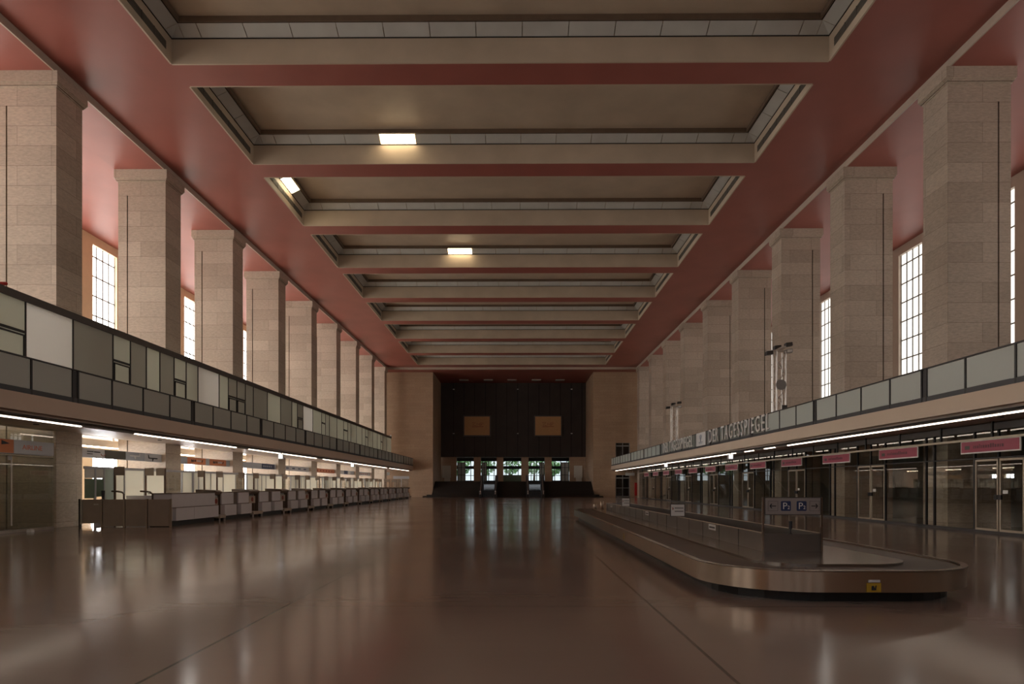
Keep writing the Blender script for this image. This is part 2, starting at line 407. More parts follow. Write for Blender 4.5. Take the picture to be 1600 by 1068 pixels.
# coffers: recess with ledge and inner frame, children of the ceiling
for k, (a, b_) in enumerate(cof):
    r = MB()
    z1, z2, z3 = ZC, 19.2, 19.62
    t_ = 0.06
    r.box(CX0 - t_, CX0 + .01, a, b_, z1 - .004, z3); r.box(CX1 - .01, CX1 + t_, a, b_, z1 - .004, z3)
    r.box(CX0, CX1, a - t_, a + .01, z1 - .004, z3); r.box(CX0, CX1, b_ - .01, b_ + t_, z1 - .004, z3)
    r.box(CX0, CX1, a, b_, z3, z3 + 0.1)
    r.build('coffer', 'coffer_paint', ceil)
    # brown moulding hanging inside and dark gap
    d0, d1 = 0.56, 0.64
    mo = MB()
    mo.box(CX0 + d0, CX1 - d0, a + d0, a + d1, 19.42, z3); mo.box(CX0 + d0, CX1 - d0, b_ - d1, b_ - d0, 19.42, z3)
    mo.box(CX0 + d0, CX0 + d1, a + d1, b_ - d1, 19.42, z3); mo.box(CX1 - d1, CX1 - d0, a + d1, b_ - d1, 19.42, z3)
    mo.build('coffer_molding', 'molding_brown', ceil)
    vis = 1 <= k + 0 and k >= 3
    if k < 3: continue
    kk = k - 3
    lb = thing('coffer_light_band', 'band of frosted glass light panels around the %s ceiling coffer from the camera' % nth(kk), 'ceiling light', (0, b_, 19.2),
               'light bands in the ceiling coffers')
    def ledge(p, q, inward, mat):
        # p,q on the wall line at z 19.2; slopes to inset .5 at z 19.44
        p, q, n_ = Vector(p), Vector(q), Vector(inward)
        t0, t1 = p + n_ * 0.50 + Vector((0, 0, .24)), q + n_ * 0.50 + Vector((0, 0, .24))
        m_ = MB()
        up = Vector((0, 0, .02))
        m_.poly([p, q, t1, t0]); m_.poly([p + up, t0 + up, t1 + up, q + up])
        m_.poly([p, p + up, q + up, q]); m_.poly([t0, t1, t1 + up, t0 + up]); m_.poly([p, t0, t0 + up, p + up]); m_.poly([q, q + up, t1 + up, t1])
        return m_.build('glass_panel', mat, lb)
    L = CX1 - CX0
    npan = 13; g_ = 0.015; cx = 1.2
    for xa_, xb_ in ((CX0 + .5 + g_, CX0 + cx - g_), (CX1 - cx + g_, CX1 - .5 - g_)):
        ledge((xa_, b_, 19.2), (xb_, b_, 19.2), (0, -1, 0), 'ledge_glass'); ledge((xb_, a, 19.2), (xa_, a, 19.2), (0, 1, 0), 'ledge_glass')
    w = (L - 2 * cx - 0.0) / npan
    for i in range(npan):
        x0 = CX0 + cx + w * i + g_; x1 = CX0 + cx + w * (i + 1) - g_
        lit = (kk == 1 and i == 3) or (kk == 3 and i == 4)
        o = ledge((x0, b_, 19.2), (x1, b_, 19.2), (0, -1, 0), 'panel_lit' if lit else 'ledge_glass')
        if lit: o['label'] = 'glass panel with its lamp lit'
        ledge((x1, a, 19.2), (x0, a, 19.2), (0, 1, 0), 'ledge_glass')
    cx = 0.5; npan = 3; w = (b_ - a - 2 * cx) / npan
    for i in range(npan):
        y0 = a + cx + w * i + g_; y1 = a + cx + w * (i + 1) - g_
        lit = (kk == 2 and i == 1)
        o = ledge((CX0, y0, 19.2), (CX0, y1, 19.2), (1, 0, 0), 'panel_lit' if lit else 'ledge_glass')
        if lit: o['label'] = 'glass panel with its lamp lit'
        ledge((CX1, y1, 19.2), (CX1, y0, 19.2), (-1, 0, 0), 'ledge_glass')
    # corner pieces
    for (cx_, cy_, sx_, sy_) in ((CX0, b_, 1, -1), (CX1, b_, -1, -1), (CX0, a, 1, 1), (CX1, a, -1, 1)):
        m_ = MB()
        p = Vector((cx_, cy_, 19.2)); q1 = p + Vector((sx_ * .5, 0, 0)); q2 = p + Vector((0, sy_ * .5, 0)); c4 = p + Vector((sx_ * .5, sy_ * .5, .24))
        m_.poly([p, q1, c4]); m_.poly([p, c4, q2]); m_.build('corner_panel', 'ledge_glass', lb)
    dk = MB()
    for z_ in (19.165,):
        dk.box(CX0, CX1, b_ - 0.04, b_ - 0.011, z_, z_ + 0.03); dk.box(CX0 + 0.011, CX0 + 0.04, a, b_, z_, z_ + 0.03); dk.box(CX1 - 0.04, CX1 - 0.011, a, b_, z_, z_ + 0.03)
    dk.box(CX0 + .5, CX1 - .5, b_ - .53, b_ - .50, 19.44, 19.5); dk.box(CX0 + .5, CX0 + .53, a + .5, b_ - .5, 19.44, 19.5); dk.box(CX1 - .53, CX1 - .5, a + .5, b_ - .5, 19.44, 19.5)
    dk.build('frame', 'shadow_gap', lb)
    # air slots on the two short sides of the coffer
    for side, xx, s_ in (('check-in', CX0, 1), ('shop', CX1, -1)):
        v = thing('air_vent', 'long dark slotted air vent in the %s side of the %s ceiling coffer' % (side, nth(kk)), 'air vent', (xx, (a + b_) / 2, 18.55), 'air vents in the coffers')
        m_ = B(xx + s_ * 0.011, xx + s_ * 0.018, a + 0.3, b_ - 0.42, 18.5, 18.82); m_.build('slot', 'vent_grey', v)
        m_ = MB()
        for j in range(1, 7):
            yy = a + 0.3 + (b_ - a - .72) * j / 7
            m_.box(xx + s_ * 0.011, xx + s_ * 0.035, yy - .015, yy + .015, 18.5, 18.82)
        for j in range(1, 3): m_.box(xx + s_ * 0.011, xx + s_ * 0.026, a + .3, b_ - .42, 18.5 + j * .105, 18.52 + j * .105)
        m_.build('slat', 'brown_beam', v)

# outer walls with frosted window strips
WIN = [42.4 + 3.92 * n for n in range(-14, 13)]
WWID = 2.6
def outer_wall(side, x, s_, name, upper, lower):
    mb = MB()
    th = 0.5
    xo = x + s_ * th
    top = 17.72
    ys = [w for w in WIN if w > YN and w + WWID < YW]
    mb.box(x, xo, YN, YW, 17.72, 18.3)
    z0 = 5.6
    if lower:
        mb.box(x, xo, YN, YW, 0, 1.0); mb.box(x, xo, YN, YW, 3.5, z0)
    else:
        mb.box(x, xo, YN, YW, 0, z0)
    prev = YN
    for w in ys + [YW]:
        mb.box(x, xo, prev, w, z0, 17.72)
        if lower: mb.box(x, xo, prev, w, 1.0, 3.5)
        prev = w + WWID
    return mb, ys
for side, x, s_, wm, low in (('left', WL, -1, 'window_west', True), ('right', WR, 1, 'window_east', False)):
    mb, ys = outer_wall(side, x, s_, 'w', True, low)
    struct(mb.build('wall_' + side, 'cream_plaster' if side == 'left' else 'trim_paint'))
    for i, w in enumerate(ys):
        xi = x + s_ * 0.22
        wn = struct(B(xi, xi + s_ * 0.03, w, w + WWID, 5.6, 17.72).build('window_%d' % (i + 1 + (0 if side == 'left' else 50)), wm))
        fr = MB()
        xf = xi - s_ * 0.05
        for j in range(0, 5): fr.box(xf, xi, w + j * .65 - .04, w + j * .65 + .04, 5.6, 17.72)
        z = 17.72 - 0.72
        while z > 5.6:
            fr.box(xf, xi, w, w + WWID, z - .04, z + .04); z -= 1.31
        fr.build('muntin', 'grey_lamella', wn)
        if low:
            wg = struct(B(xi, xi + s_ * .03, w, w + WWID, 1.0, 3.5).build('window_%d' % (i + 101), 'window_ground'))
            fr = MB()
            for j in range(0, 5): fr.box(xf, xi, w + j * .65 - .025, w + j * .65 + .025, 1.0, 3.5)
            fr.box(xf, xi, w, w + WWID, 2.2, 2.25); fr.build('muntin', 'grey_lamella', wg)
# rear wall behind the camera; its tall glowing panes are added fill light
mb = MB()
mb.box(WL, WR, YN - .5, YN, 0, 5.0); mb.box(WL, WR, YN - .5, YN, 16.5, 20)
xs = [-15 + 5 * i for i in range(6)]
prev = WL
for w in xs + [WR]:
    mb.box(prev, w, YN - .5, YN, 5.0, 16.5); prev = w + 2.6
struct(mb.build('wall_rear', 'limestone_wall'))
for i, w in enumerate(xs):
    struct(B(w, w + 2.6, YN - .3, YN - .25, 5, 16.5).build('window_%d' % (201 + i), 'window_rear'))  # unseen panes, added to brighten what faces the camera

# end wall, recess side walls
RX0, RX1 = -12.0, 11.0
struct(B(WL, RX0, YW, YW + .4, 0, 18.3).build('wall_end', 'limestone_wall'))
mb = MB()
DX0, DX1 = 14.2, 16.25        # door openings in the right pier wall
mb.box(RX1, DX0, YW, YW + .4, 0, 18.3); mb.box(DX1, WR, YW, YW + .4, 0, 18.3)
mb.box(DX0, DX1, YW, YW + .4, 3.15, 4.5); mb.box(DX0, DX1, YW, YW + .4, 7.75, 18.3)
struct(mb.build('wall_end', 'limestone_wall'))
struct(B(RX0 - .4, RX0, YW + .4, YB, 0, 18.3).build('wall_recess', 'limestone_wall'))
struct(B(RX1, RX1 + .4, YW + .4, YB, 0, 18.3).build('wall_recess', 'limestone_wall'))
mb = MB()
mb.box(DX0 - .2, DX1 + .2, YW + .4, YW + 3, 0, .02); mb.box(DX0 - .2, DX1 + .2, YW + 3, YW + 3.1, 0, 8); mb.box(DX0 - .3, DX0 - .2, YW + .4, YW + 3.1, 0, 8)
mb.box(DX1 + .2, DX1 + .3, YW + .4, YW + 3.1, 0, 8); mb.box(DX0, DX1, YW + .4, YW + 3, 7.9, 8)
struct(mb.build('wall_corridor', 'black_cladding'))
# black cladding above the entrance openings
bk = struct(B(RX0, RX1, YB, YB + .2, 6.18, ZA).build('wall_back', 'black_cladding'))
mb = MB()
for i in range(14):
    x = (0.71 + i * 16.75 - 807 + 707.5) / 1000 * YB
    if RX0 + .1 < x < RX1 - .1: mb.box(x - .04, x + .04, YB - .012, YB + .001, 6.18, ZA)
mb.build('groove', 'black_groove', bk)
ops = [(-9.57, -6.8), (-5.7, -3.16), (-2.1, .76), (1.93, 4.5), (5.6, 8.45)]
mb = MB(); prev = RX0
for a, b_ in ops + [(RX1, 0)]:
    mb.box(prev, a, YB + .2, YB + 1.1, 2.2, 6.18); prev = b_
mb.box(RX0, RX1, YB + .2, YB + 1.1, 6.18, 6.5)
struct(mb.build('wall_entrance', 'limestone_wall'))
FY = 108.5
struct(MB().box(RX0 - 2, RX1 + 2, 94.5, 118, 1.9, 2.26).build('floor_landing', 'dark_stair_stone'))
struct(B(RX0 - 2, RX1 + 2, YB + 1.1, FY, 6.3, 6.5).build('ceiling_vestibule', 'coffer_paint'))
struct(B(RX0 - 2.1, RX0 - 2, YB, FY, 2.2, 6.5).box(RX1 + 2, RX1 + 2.1, YB, FY, 2.2, 6.5).build('wall_vestibule', 'wood_brown'))

# ------------------------------------------------------------------ pillars
def pillar(x_in, s_):
    t_ = thing('stone_pillar', '', 'pillar', (x_in, P0, 0))
    xo = x_in + s_ * PW
    gx = x_in + s_ * PW * 0.805
    zt = 16.6
    m_ = MB()
    a, b_ = P0, P0 + PD
    gr = .03
    # notched profile on both wide faces up to 16.6 m, plain above
    lo, hi = min(gx - gr, gx + gr), max(gx - gr, gx + gr)
    x0, x1 = min(x_in, xo), max(x_in, xo)
    m_.prism([(x0, a), (lo, a), (lo, a + .06), (hi, a + .06), (hi, a), (x1, a), (x1, b_), (hi, b_), (hi, b_ - .06), (lo, b_ - .06), (lo, b_), (x0, b_)], 0, zt)
    m_.box(x0, x1, a, b_, zt, 17.42)
    m_.build('shaft', 'limestone', t_)
    m_ = MB()
    for (z0, z1, e) in ((17.30, 17.36, .04), (17.36, 17.42, .08), (17.42, 17.47, .11), (17.47, 17.9, .14)):
        m_.box(x0 - e, x1 + e, a - e, b_ + e, z0, z1)
    m_.build('cornice', 'limestone', t_)
    m_ = B(lo, hi, a + .055, a + .062, 0, zt); m_.build('joint', 'shadow_gap', t_)
    return t_
for x_in, s_, where in ((XL, -1, 'above the check-in side'), (XR, 1, 'along the shop side')):
    base = pillar(x_in, s_)
    base['group'] = 'pillars ' + where
    base['label'] = 'first tall limestone pillar in view from the camera, ' + where
    for k in range(-4, 9):
        if k == 0: continue
        loc = (x_in, P0 + BAY * k, 0)
        lab = ('%s tall limestone pillar in view from the camera, %s' % (nth(k), where)) if k > 0 else 'limestone pillar beside the camera, %s, %s bay back' % (where, nth(-k - 1))
        dup(base, loc, lab)

# ------------------------------------------------------------------ balconies
YE = YW
BL, BR = -14.75, 13.5
def balcony(name, x, s_, back, fm):
    f = MB()
    pts = [(x, 3.9), (x, 3.96), (x + s_ * .08, 4.44), (x + s_ * .22, 4.5), (x + s_ * .22, 3.9)]
    if s_ < 0: f.prism_y(pts, YN, YE)
    else: f.prism_y(list(reversed(pts)), YN, YE)
    o = struct(f.build(name, fm))
    sl = MB().box(x + s_ * .22, back, YN, YE, 3.82, 4.44); sl.build('soffit', 'soffit_paint', o)
    g2 = MB().box(x + s_ * .22, x + s_ * .34, YN, YE, 3.80, 3.825); g2.build('shadow_line', 'shadow_gap', o)
    return o
balcony('trim_4', BL, -1, XL - .2, 'fascia_paint')
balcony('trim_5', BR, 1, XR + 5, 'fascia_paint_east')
struct(B(XL - .2, XL - .5, YN, YE, 3.82, 5.0).build('wall_gallery', 'cream_ceiling'))
struct(B(XL - .5, WL, YN, YE, 4.72, 5.0).build('ceiling_aisle', 'cream_ceiling'))

def railing(x, s_, label, gl, seed):
    t_ = thing('glass_railing', label, 'railing', (x, 0, 4.44))
    rnd = random.Random(seed)
    sp_ = BAY / 4
    J0 = 21.45
    post = B(x - .035, x + .035, -.03, .03, 4.30, 5.55)
    y = J0 - 1 * BAY
    n = 0
    posts = []; dposts = []
    while y < YW - .2:
        if n % 4 == 0:
            dposts.append(y)
        else: posts.append(y)
        n += 1; y += sp_
    pm = post.build('post', 'dark_metal', t_); pm.location = (0, posts[0], 0)
    for p in posts[1:]:
        c = pm.copy(); COL.objects.link(c); c.parent = t_; c.location = (0, p, 0)
    dm_ = MB().box(x - .04, x + .04, -.16, -.09, 4.28, 5.55).box(x - .04, x + .04, .09, .16, 4.28, 5.55).box(x - .015, x + .015, -.16, .16, 4.5, 5.5).build('double_post', 'dark_metal', t_)
    dm_.location = (0, dposts[0], 0)
    for p in dposts[1:]:
        c = dm_.copy(); COL.objects.link(c); c.parent = t_; c.location = (0, p, 0)
    B(x - .04, x + .04, J0 - BAY, YW, 5.52, 5.56).build('handrail', 'dark_metal', t_)
    B(x - .03, x + .03, J0 - BAY, YW, 4.44, 4.6).build('kick_rail', 'charcoal_metal', t_)
    allp = sorted(posts + dposts)
    gm = None
    for a in allp:
        dbl = a in dposts
        o0 = a + (.17 if dbl else .04)
        nx = a + sp_
        o1 = nx - (.17 if any(abs(nx - d) < .1 for d in dposts) else .04)
        if o1 > YW: o1 = YW
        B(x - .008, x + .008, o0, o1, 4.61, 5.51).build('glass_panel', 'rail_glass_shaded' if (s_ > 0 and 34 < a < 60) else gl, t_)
    return t_
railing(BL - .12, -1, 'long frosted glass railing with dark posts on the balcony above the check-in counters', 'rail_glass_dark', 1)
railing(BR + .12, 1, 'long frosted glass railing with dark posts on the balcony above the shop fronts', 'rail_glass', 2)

# glazed screen standing on the left balcony
sx = -16.8
scr = thing('glazed_screen', 'dark topped wall of frosted glass panels standing on the balcony above the check-in side', 'partition', (sx, 0, 4.44))
B(sx - .25, sx + .06, YN + 2, 85.7, 7.93, 8.19).build('top_beam', 'brown_beam', scr)
B(sx - .03, sx + .03, YN + 2, 85.7, 4.44, 4.54).build('bottom_rail', 'brown_beam', scr)
divs = [7.9, 10.2, 12.6, 14.9, 17.3, 19.5, 21.76, 24.1, 26.5, 27.7, 28.9, 30.0, 31.25, 32.4, 33.6, 36, 37.15, 38.3, 39.5, 40.7, 43, 45.4, 47.7, 48.9, 50.2, 52.6, 55, 56.1, 57.3, 59.7, 62, 63.5, 64.7, 67, 69.4, 71, 72.2, 74.6, 77, 79, 80.2, 82.6, 85.7]
hop = {19.5, 26.5, 31.25, 37.15, 38.3, 48.9}
vent = {55, 62, 71, 79}
rnd = random.Random(5)
pat = {21.76: 'screen_glass_pale', 24.1: 'screen_glass_dark', 26.5: 'screen_glass', 33.6: 'screen_glass_pale', 38.3: 'screen_glass_dark', 39.5: 'screen_glass_dark', 45.4: 'screen_glass_dark', 48.9: 'screen_glass_dark', 50.2: 'screen_glass_pale'}
mull = None
for i in range(len(divs) - 1):
    a, b_ = divs[i], divs[i + 1]
    if mull is None:
        mull = B(sx - .03, sx + .035, -.03, .03, 4.5, 7.93).build('mullion', 'dark_metal', scr); mull.location = (0, a, 0)
    else:
        c = mull.copy(); COL.objects.link(c); c.parent = scr; c.location = (0, a, 0)
    if a in hop:
        fr = MB().box(sx - .03, sx + .035, a, b_, 6.84, 6.93)
        fr.box(sx, sx + .06, a + .06, b_ - .06, 6.74, 6.79); fr.box(sx, sx + .06, a + .06, b_ - .06, 5.3, 5.35); fr.box(sx, sx + .06, a + .06, a + .1, 5.3, 6.79); fr.box(sx, sx + .06, b_ - .1, b_ - .06, 5.3, 6.79)
        fr.build('hopper_frame', 'dark_metal', scr)
    if a in vent:
        B(sx, sx + .06, a + .1, b_ - .1, 7.0, 7.12).build('vent', 'dark_metal', scr)
    gm = pat.get(a, rnd.choice(['screen_glass', 'screen_glass', 'screen_glass_pale', 'screen_glass_dark']) if a < 50 else 'screen_glass')
    B(sx - .01, sx + .01, a + .03, b_ - .03, 4.54, 7.93).build('glass_panel', gm, scr)
o = B(sx - .05, sx + .05, 85.2, 85.8, 8.2, 8.4).build('small_lamp', 'white_sign')
tag(o, 'small white lamp head at the far end of the glazed screen', 'lamp')
rl = MB().tube([(sx, 20.75, 8.201), (sx, 20.75, 8.24)], .07).tube([(sx, 20.75, 8.24), (sx, 20.95, 8.30)], .06)
o = rl.build('beacon', 'red_enamel'); tag(o, 'small red beacon on top of the dark screen beam, near the camera', 'beacon')

# ------------------------------------------------------------------ fluorescent tubes under the balconies
def tubes(x, zz, lit, where, grp):
    ch = B(x - .14, x + .14, YN + 1, YW - .1, zz + .02, zz + .10).build('lamp_channel', 'grey_lamella')
    tag(ch, 'long grey lamp channel running under the balcony ' + where, 'lamp channel')
    y = 10.0; i = 0
    step = BAY / 5
    me = {}
    while y + step < YW:
        on = any(a <= y + step / 2 <= b_ for a, b_ in lit)
        m_ = me.get(on)
        if m_ is None:
            ob = B(x - .035, x + .035, 0.03, step - .03, zz - .02, zz + .02).build('tube_lamp', 'tube_lit' if on else 'tube_off')
            me[on] = ob.data
        else:
            ob = bpy.data.objects.new('tube_lamp', m_); COL.objects.link(ob)
        ob.location = (0, y, 0)
        tag(ob, '%s fluorescent tube, %s from the near end, under the balcony %s' % ('lit' if on else 'unlit', nth(i), where), 'tube light', grp)
        y += step; i += 1
tubes(-15.4, 3.74, [(16.5, 22.3), (25.7, 34.6), (36.3, 49), (50.4, 75.9), (77, 83), (84, 92)], 'on the check-in side', 'tube lights on the check-in side')
tubes(14.15, 3.74, [(18.6, 33.3), (35, 36.8), (38.5, 40.4), (42, 92)], 'on the shop side', 'tube lights on the shop side')
def spot(x, y, z, label):
    t_ = thing('spotlight', label, 'spotlight', (x, y, z), 'spotlights hanging by the tube lights')
    B(x - .16, x + .16, y, y + .2, z - .26, z + .06).build('housing', 'white_sign', t_)
    B(x - .12, x + .12, y - .012, y - .001, z - .22, z + .02).build('lens', 'spot_lit', t_)
    MB().tube([(x, y + .1, z + .06), (x, y + .1, z + .3)], .03).build('stem', 'dark_metal', t_)
spot(-15.15, 41.0, 3.62, 'nearer square spotlight hanging under the check-in balcony')
spot(-15.15, 59.0, 3.62, 'farther square spotlight hanging under the check-in balcony')
spot(13.9, 41.6, 3.62, 'nearer square spotlight hanging under the shop side balcony')
spot(13.9, 59.6, 3.62, 'farther square spotlight hanging under the shop side balcony')
for i, (x, y) in enumerate([(-16.9, 22.4), (-16.9, 30.2), (-16.9, 38.0), (15.2, 20.2), (15.2, 28.2), (15.2, 36.0)]):
    o = MB().tube([(x, y, 3.82), (x, y, 3.79)], .09, 12).build('smoke_detector', 'charcoal_metal', origin=(x, y, 3.8))
    tag(o, 'small round detector on the %s balcony soffit, %s from the camera' % ('check-in' if x < 0 else 'shop side', nth(i % 3)), 'smoke detector', 'detectors on the soffits')

# ------------------------------------------------------------------ left aisle behind the counters
# light boxes behind the pillars
for k in range(0, 8):
    y1 = 33.9 + BAY * (k - 0); y0 = y1 - 5.2
    t_ = thing('light_box', 'glowing ceiling light box behind the counters, in the %s bay from the camera' % nth(k), 'ceiling light', (-21.2, y0, 3.6), 'light boxes behind the counters')
    B(-21.5, -21.0, y0, y1, 3.62, 3.92).build('housing', 'cream_ceiling', t_)
    B(-21.42, -21.03, y0 + .05, y1 - .05, 3.585, 3.62).build('diffuser', 'box_lit', t_)
    m_ = MB()
    for yy in (y0 + .3, y1 - .3): m_.box(-21.28, -21.22, yy - .03, yy + .03, 3.92, 4.72)
    m_.build('hanger', 'cream_ceiling', t_)
# sign boards spanning pillar to pillar
def sign_board(k, segs, label, x=-18.3, thing_name='airline_sign'):
    """segs: list of (y0,y1,material)"""
    y0, y1 = segs[0][0], segs[-1][1]
    t_ = thing(thing_name, label, 'sign', (x, y0, 2.86), 'airline sign boards over the counters')
    B(x - .3, x - .02, y0, y1, 2.86, 3.25).build('casing', 'grey_sign', t_)
    for (a, b_, m_) in segs:
        B(x - .02, x, a + .01, b_ - .01, 2.87, 3.24).build('sign_face', m_, t_)
    B(x - .28, x - .05, y1, y1 + .03, 2.86, 3.25).build('end_cap', 'counter_edge', t_)
    return t_
def on_left(t_, x, body, y, z, size, mat, sx_=1.0):
    return text(body, size, mat, t_, (x + .004, y, z), (0, 1, 0), (0, 0, 1), sx_, .006)
def bars(t_, x, lst, mat, name='marking'):
    m_ = MB()
    for (y0, y1, z0, z1) in lst: m_.box(x, x + .012, y0, y1, z0, z1)
    return m_.build(name, mat, t_)
def Yl(px, D): return D * 1000 / (807 - px)
q = [Yl(p, 18.3) for p in (122, 161, 194, 224, 252)]
t_ = sign_board(0, [(26.6, q[1], 'pale_grey_sign'), (q[1], q[2], 'dark_sign'), (q[2], q[3], 'grey_sign'), (q[3], q[4], 'pale_grey_sign')],
                'grey sign board with blank dark field and two aircraft pictures over the long desk')
bars(t_, -18.3, [(27.15, 27.55, 3.10, 3.14), (27.6, 28.0, 3.09, 3.135), (27.15, 27.5, 3.0, 3.03)], 'dark_letter')
m_ = MB(); cyy, czz = 28.2, 3.05
for i in range(14):
    a = math.pi * (1.05 + i / 13 * .95); m_.box(-18.3, -18.288, cyy + .14 * math.cos(a) - .015, cyy + .14 * math.cos(a) + .015, czz + .09 * math.sin(a) - .012, czz + .09 * math.sin(a) + .012)
m_.build('emblem', 'red_chalk', t_)
# aircraft silhouettes
def aircraft(t_, y, z, s, mat, flip=1):
    m_ = MB()
    def P(pts):
        if flip < 0: pts = list(reversed(pts))
        pp = [(y + flip * a * s, z + b_ * s) for a, b_ in pts]
        m_.prism_x(pp, -18.298, -18.288)
    P([(-1, .02), (-.9, -.06), (.8, -.08), (1, 0), (.8, .07), (-.9, .07)])
    P([(-1.0, .02), (-.8, .02), (-.92, .38), (-1.04, .38)])
    P([(-.2, .0), (.15, .0), (-.05, -.35), (-.18, -.35)])
    m_.build('aircraft_picture', mat, t_)
aircraft(t_, 30.55, 3.07, .42, 'white_sign', -1)
aircraft(t_, 32.1, 3.02, .42, 'dark_letter', 1)
q = [Yl(p, 18.3) for p in (282, 291, 320, 326, 352, 358.5)]
t_ = sign_board(1, [(34.45, q[1], 'grey_sign'), (q[1], q[2], 'orange_sign'), (q[2], q[3], 'grey_sign'), (q[3], q[4], 'orange_sign'), (q[4], q[5], 'grey_sign')],
                'grey sign board with two orange fields marked in black')
for (a, b_) in ((q[1], q[2]), (q[3], q[4])):
    w = (b_ - a)
    z = 3.06
    lst = [(a + w * .20, a + w * .23, z - .06, z + .07), (a + w * .25, a + w * .28, z - .06, z + .05), (a + w * .30, a + w * .33, z - .06, z + .07), (a + w * .37, a + w * .40, z - .06, z + .07), (a + w * .42, a + w * .44, z - .06, z + .07), (a + w * .20, a + w * .33, z - .07, z - .04)]
    bars(t_, -18.3, lst, 'dark_letter')
    bars(t_, -18.3, [(a + w * (.5 + .06 * i), a + w * (.535 + .06 * i), z - .04, z + .05) for i in range(4)] + [(a + w * .5, a + w * .7, z - .045, z - .025)], 'pale_grey_sign')
    m_ = MB(); m_.prism_x([(a + w * .76, z - .08), (a + w * .79, z - .08), (a + w * .84, z + .07), (a + w * .80, z + .07)], -18.3, -18.288); m_.build('marking', 'dark_letter', t_)
q = [Yl(p, 18.3) for p in (379, 408, 428, 432)]
t_ = sign_board(2, [(42.3, q[1], 'grey_sign'), (q[1], q[2], 'navy_sign'), (q[2], q[3], 'grey_sign')], 'grey sign board with a navy blue field at its far end')
bars(t_, -18.3, [(q[1] + .3 + .35 * i, q[1] + .45 + .35 * i, 3.0, 3.12) for i in range(5)], 'grey_sign')
t_ = sign_board(3, [(50.1, 56.45, 'pale_grey_sign')], 'grey sign board with four small dark emblems in a row, fourth bay from the camera')
bars(t_, -18.3, [(50.7 + 1.4 * i, 51.3 + 1.4 * i, 3.0, 3.1) for i in range(4)], 'navy_sign')
t_ = sign_board(4, [(57.95, 64.2, 'orange_sign')], 'plain orange sign board, fifth bay from the camera')
bars(t_, -18.3, [(58.6 + .9 * i, 58.9 + .9 * i, 2.98, 3.12) for i in range(6)], 'red_chalk')
t_ = sign_board(5, [(65.8, 67.8, 'pale_grey_sign'), (67.8, 69.3, 'navy_sign'), (69.3, 70.4, 'white_sign'), (70.4, 72.0, 'grey_sign')], 'grey sign board with blue and white fields, sixth bay from the camera')
t_ = sign_board(6, [(73.7, 79.8, 'pale_grey_sign')], 'grey sign board with dull red lettering, seventh bay from the camera')
bars(t_, -18.3, [(74.5 + .9 * i, 74.9 + .9 * i, 2.98, 3.12) for i in range(5)], 'red_chalk')
# glazed screens behind the counters, one per bay, clear where they pass the pillar
for k in range(0, 7):
    a = 25.66 + BAY * k; x = -17.0
    t_ = thing('office_partition', 'pale framed glazed screen behind the check-in desks, %s bay from the camera' % nth(k), 'partition', (x, a, 0), 'glazed screens behind the desks')
    B(x - .04, x + .04, a, a + BAY - .02, 2.32, 2.42).build('top_rail', 'pale_grey_sign', t_)
    B(x - .03, x + .03, a, a + BAY - .02, 0, .12).build('bottom_rail', 'pale_grey_sign', t_)
    ps_ = [0.0, .55, 1.2, 1.9, 3.4, 5.05, 6.7, 7.72]
    for yy in ps_:
        B(x - .035, x + .035, a + yy, a + yy + .07, .12, 2.32).build('post', 'pale_grey_sign', t_)
    if k == 0:
        B(x - .01, x + .01, 25.08, 25.64, 1.95, 2.32).build('pane', 'office_white', t_); B(x - .01, x + .01, 25.08, 25.64, 1.15, 1.93).build('pane', 'green_counter', t_)
        B(x - .035, x + .035, 25.05, 25.66, 2.32, 2.42).build('top_rail', 'pale_grey_sign', t_)
    for i in range(7):
        y0 = a + ps_[i] + .07; y1 = a + ps_[i + 1]
        if k == 0 and i == 0:
            B(x - .01, x + .01, y0, y1, 1.95, 2.32).build('pane', 'office_white', t_); B(x - .01, x + .01, y0, y1, 1.2, 1.93).build('pane', 'green_counter', t_)
        else:
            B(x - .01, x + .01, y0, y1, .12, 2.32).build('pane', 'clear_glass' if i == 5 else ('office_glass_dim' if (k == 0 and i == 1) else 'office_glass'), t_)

# glass office with the orange and grey sign in the near left bay
gx = -17.72
sh = thing('glass_office', 'clear glass office front in the near bay beside the first check-in side pillar', 'glass partition', (gx, 16, 0))
for (a, b_) in ((11.8, 13.9), (13.9, 16.1), (16.1, 18.2), (18.2, 20.3), (20.3, 22.4), (22.4, 24.35)):
    B(gx - .006, gx + .006, a + .01, b_ - .01, .1, 3.80).build('glass_panel', 'clear_glass', sh)
MB().box(gx - .03, gx + .03, 11.8, 24.35, 0, .10).build('bottom_rail', 'aluminium', sh)
MB().tube([(gx + .05, 22.27, .25), (gx + .05, 22.27, 2.55)], .022).build('door_handle', 'aluminium', sh)
B(gx - .02, gx + .03, 22.2, 22.34, 2.55, 2.75).build('lock', 'pale_grey_sign', sh)
B(gx - 2.4, gx, 24.40, 24.42, 0, 3.8).build('return_panel', 'clear_glass', sh)
o = B(-21.1, -20.9, YN, 25.6, 0, 3.82).build('office_back_wall', 'office_wall'); tag(o, 'dull brown wall inside the glass office on the check-in side', 'wall', kind='structure')
o = thing('airline_lightbox', 'sign box lettered AIRLINE in orange beside an orange field, on the glass office', 'sign', (-17.4, 16, 2.78))
ax = -17.4
B(ax - .22, ax - .02, 15.5, 23.95, 2.76, 3.25).build('casing', 'pale_grey_sign', o)
B(ax - .02, ax, 22.05, 23.95, 2.78, 3.24).build('sign_face', 'pale_grey_sign', o)
B(ax - .02, ax, 15.5, 22.03, 2.78, 3.24).build('sign_face', 'orange_sign', o)
text('AIRLINE', .24, 'orange_letter', o, (ax + .002, 22.42, 2.93), (0, 1, 0), (0, 0, 1), 1.12, .004)
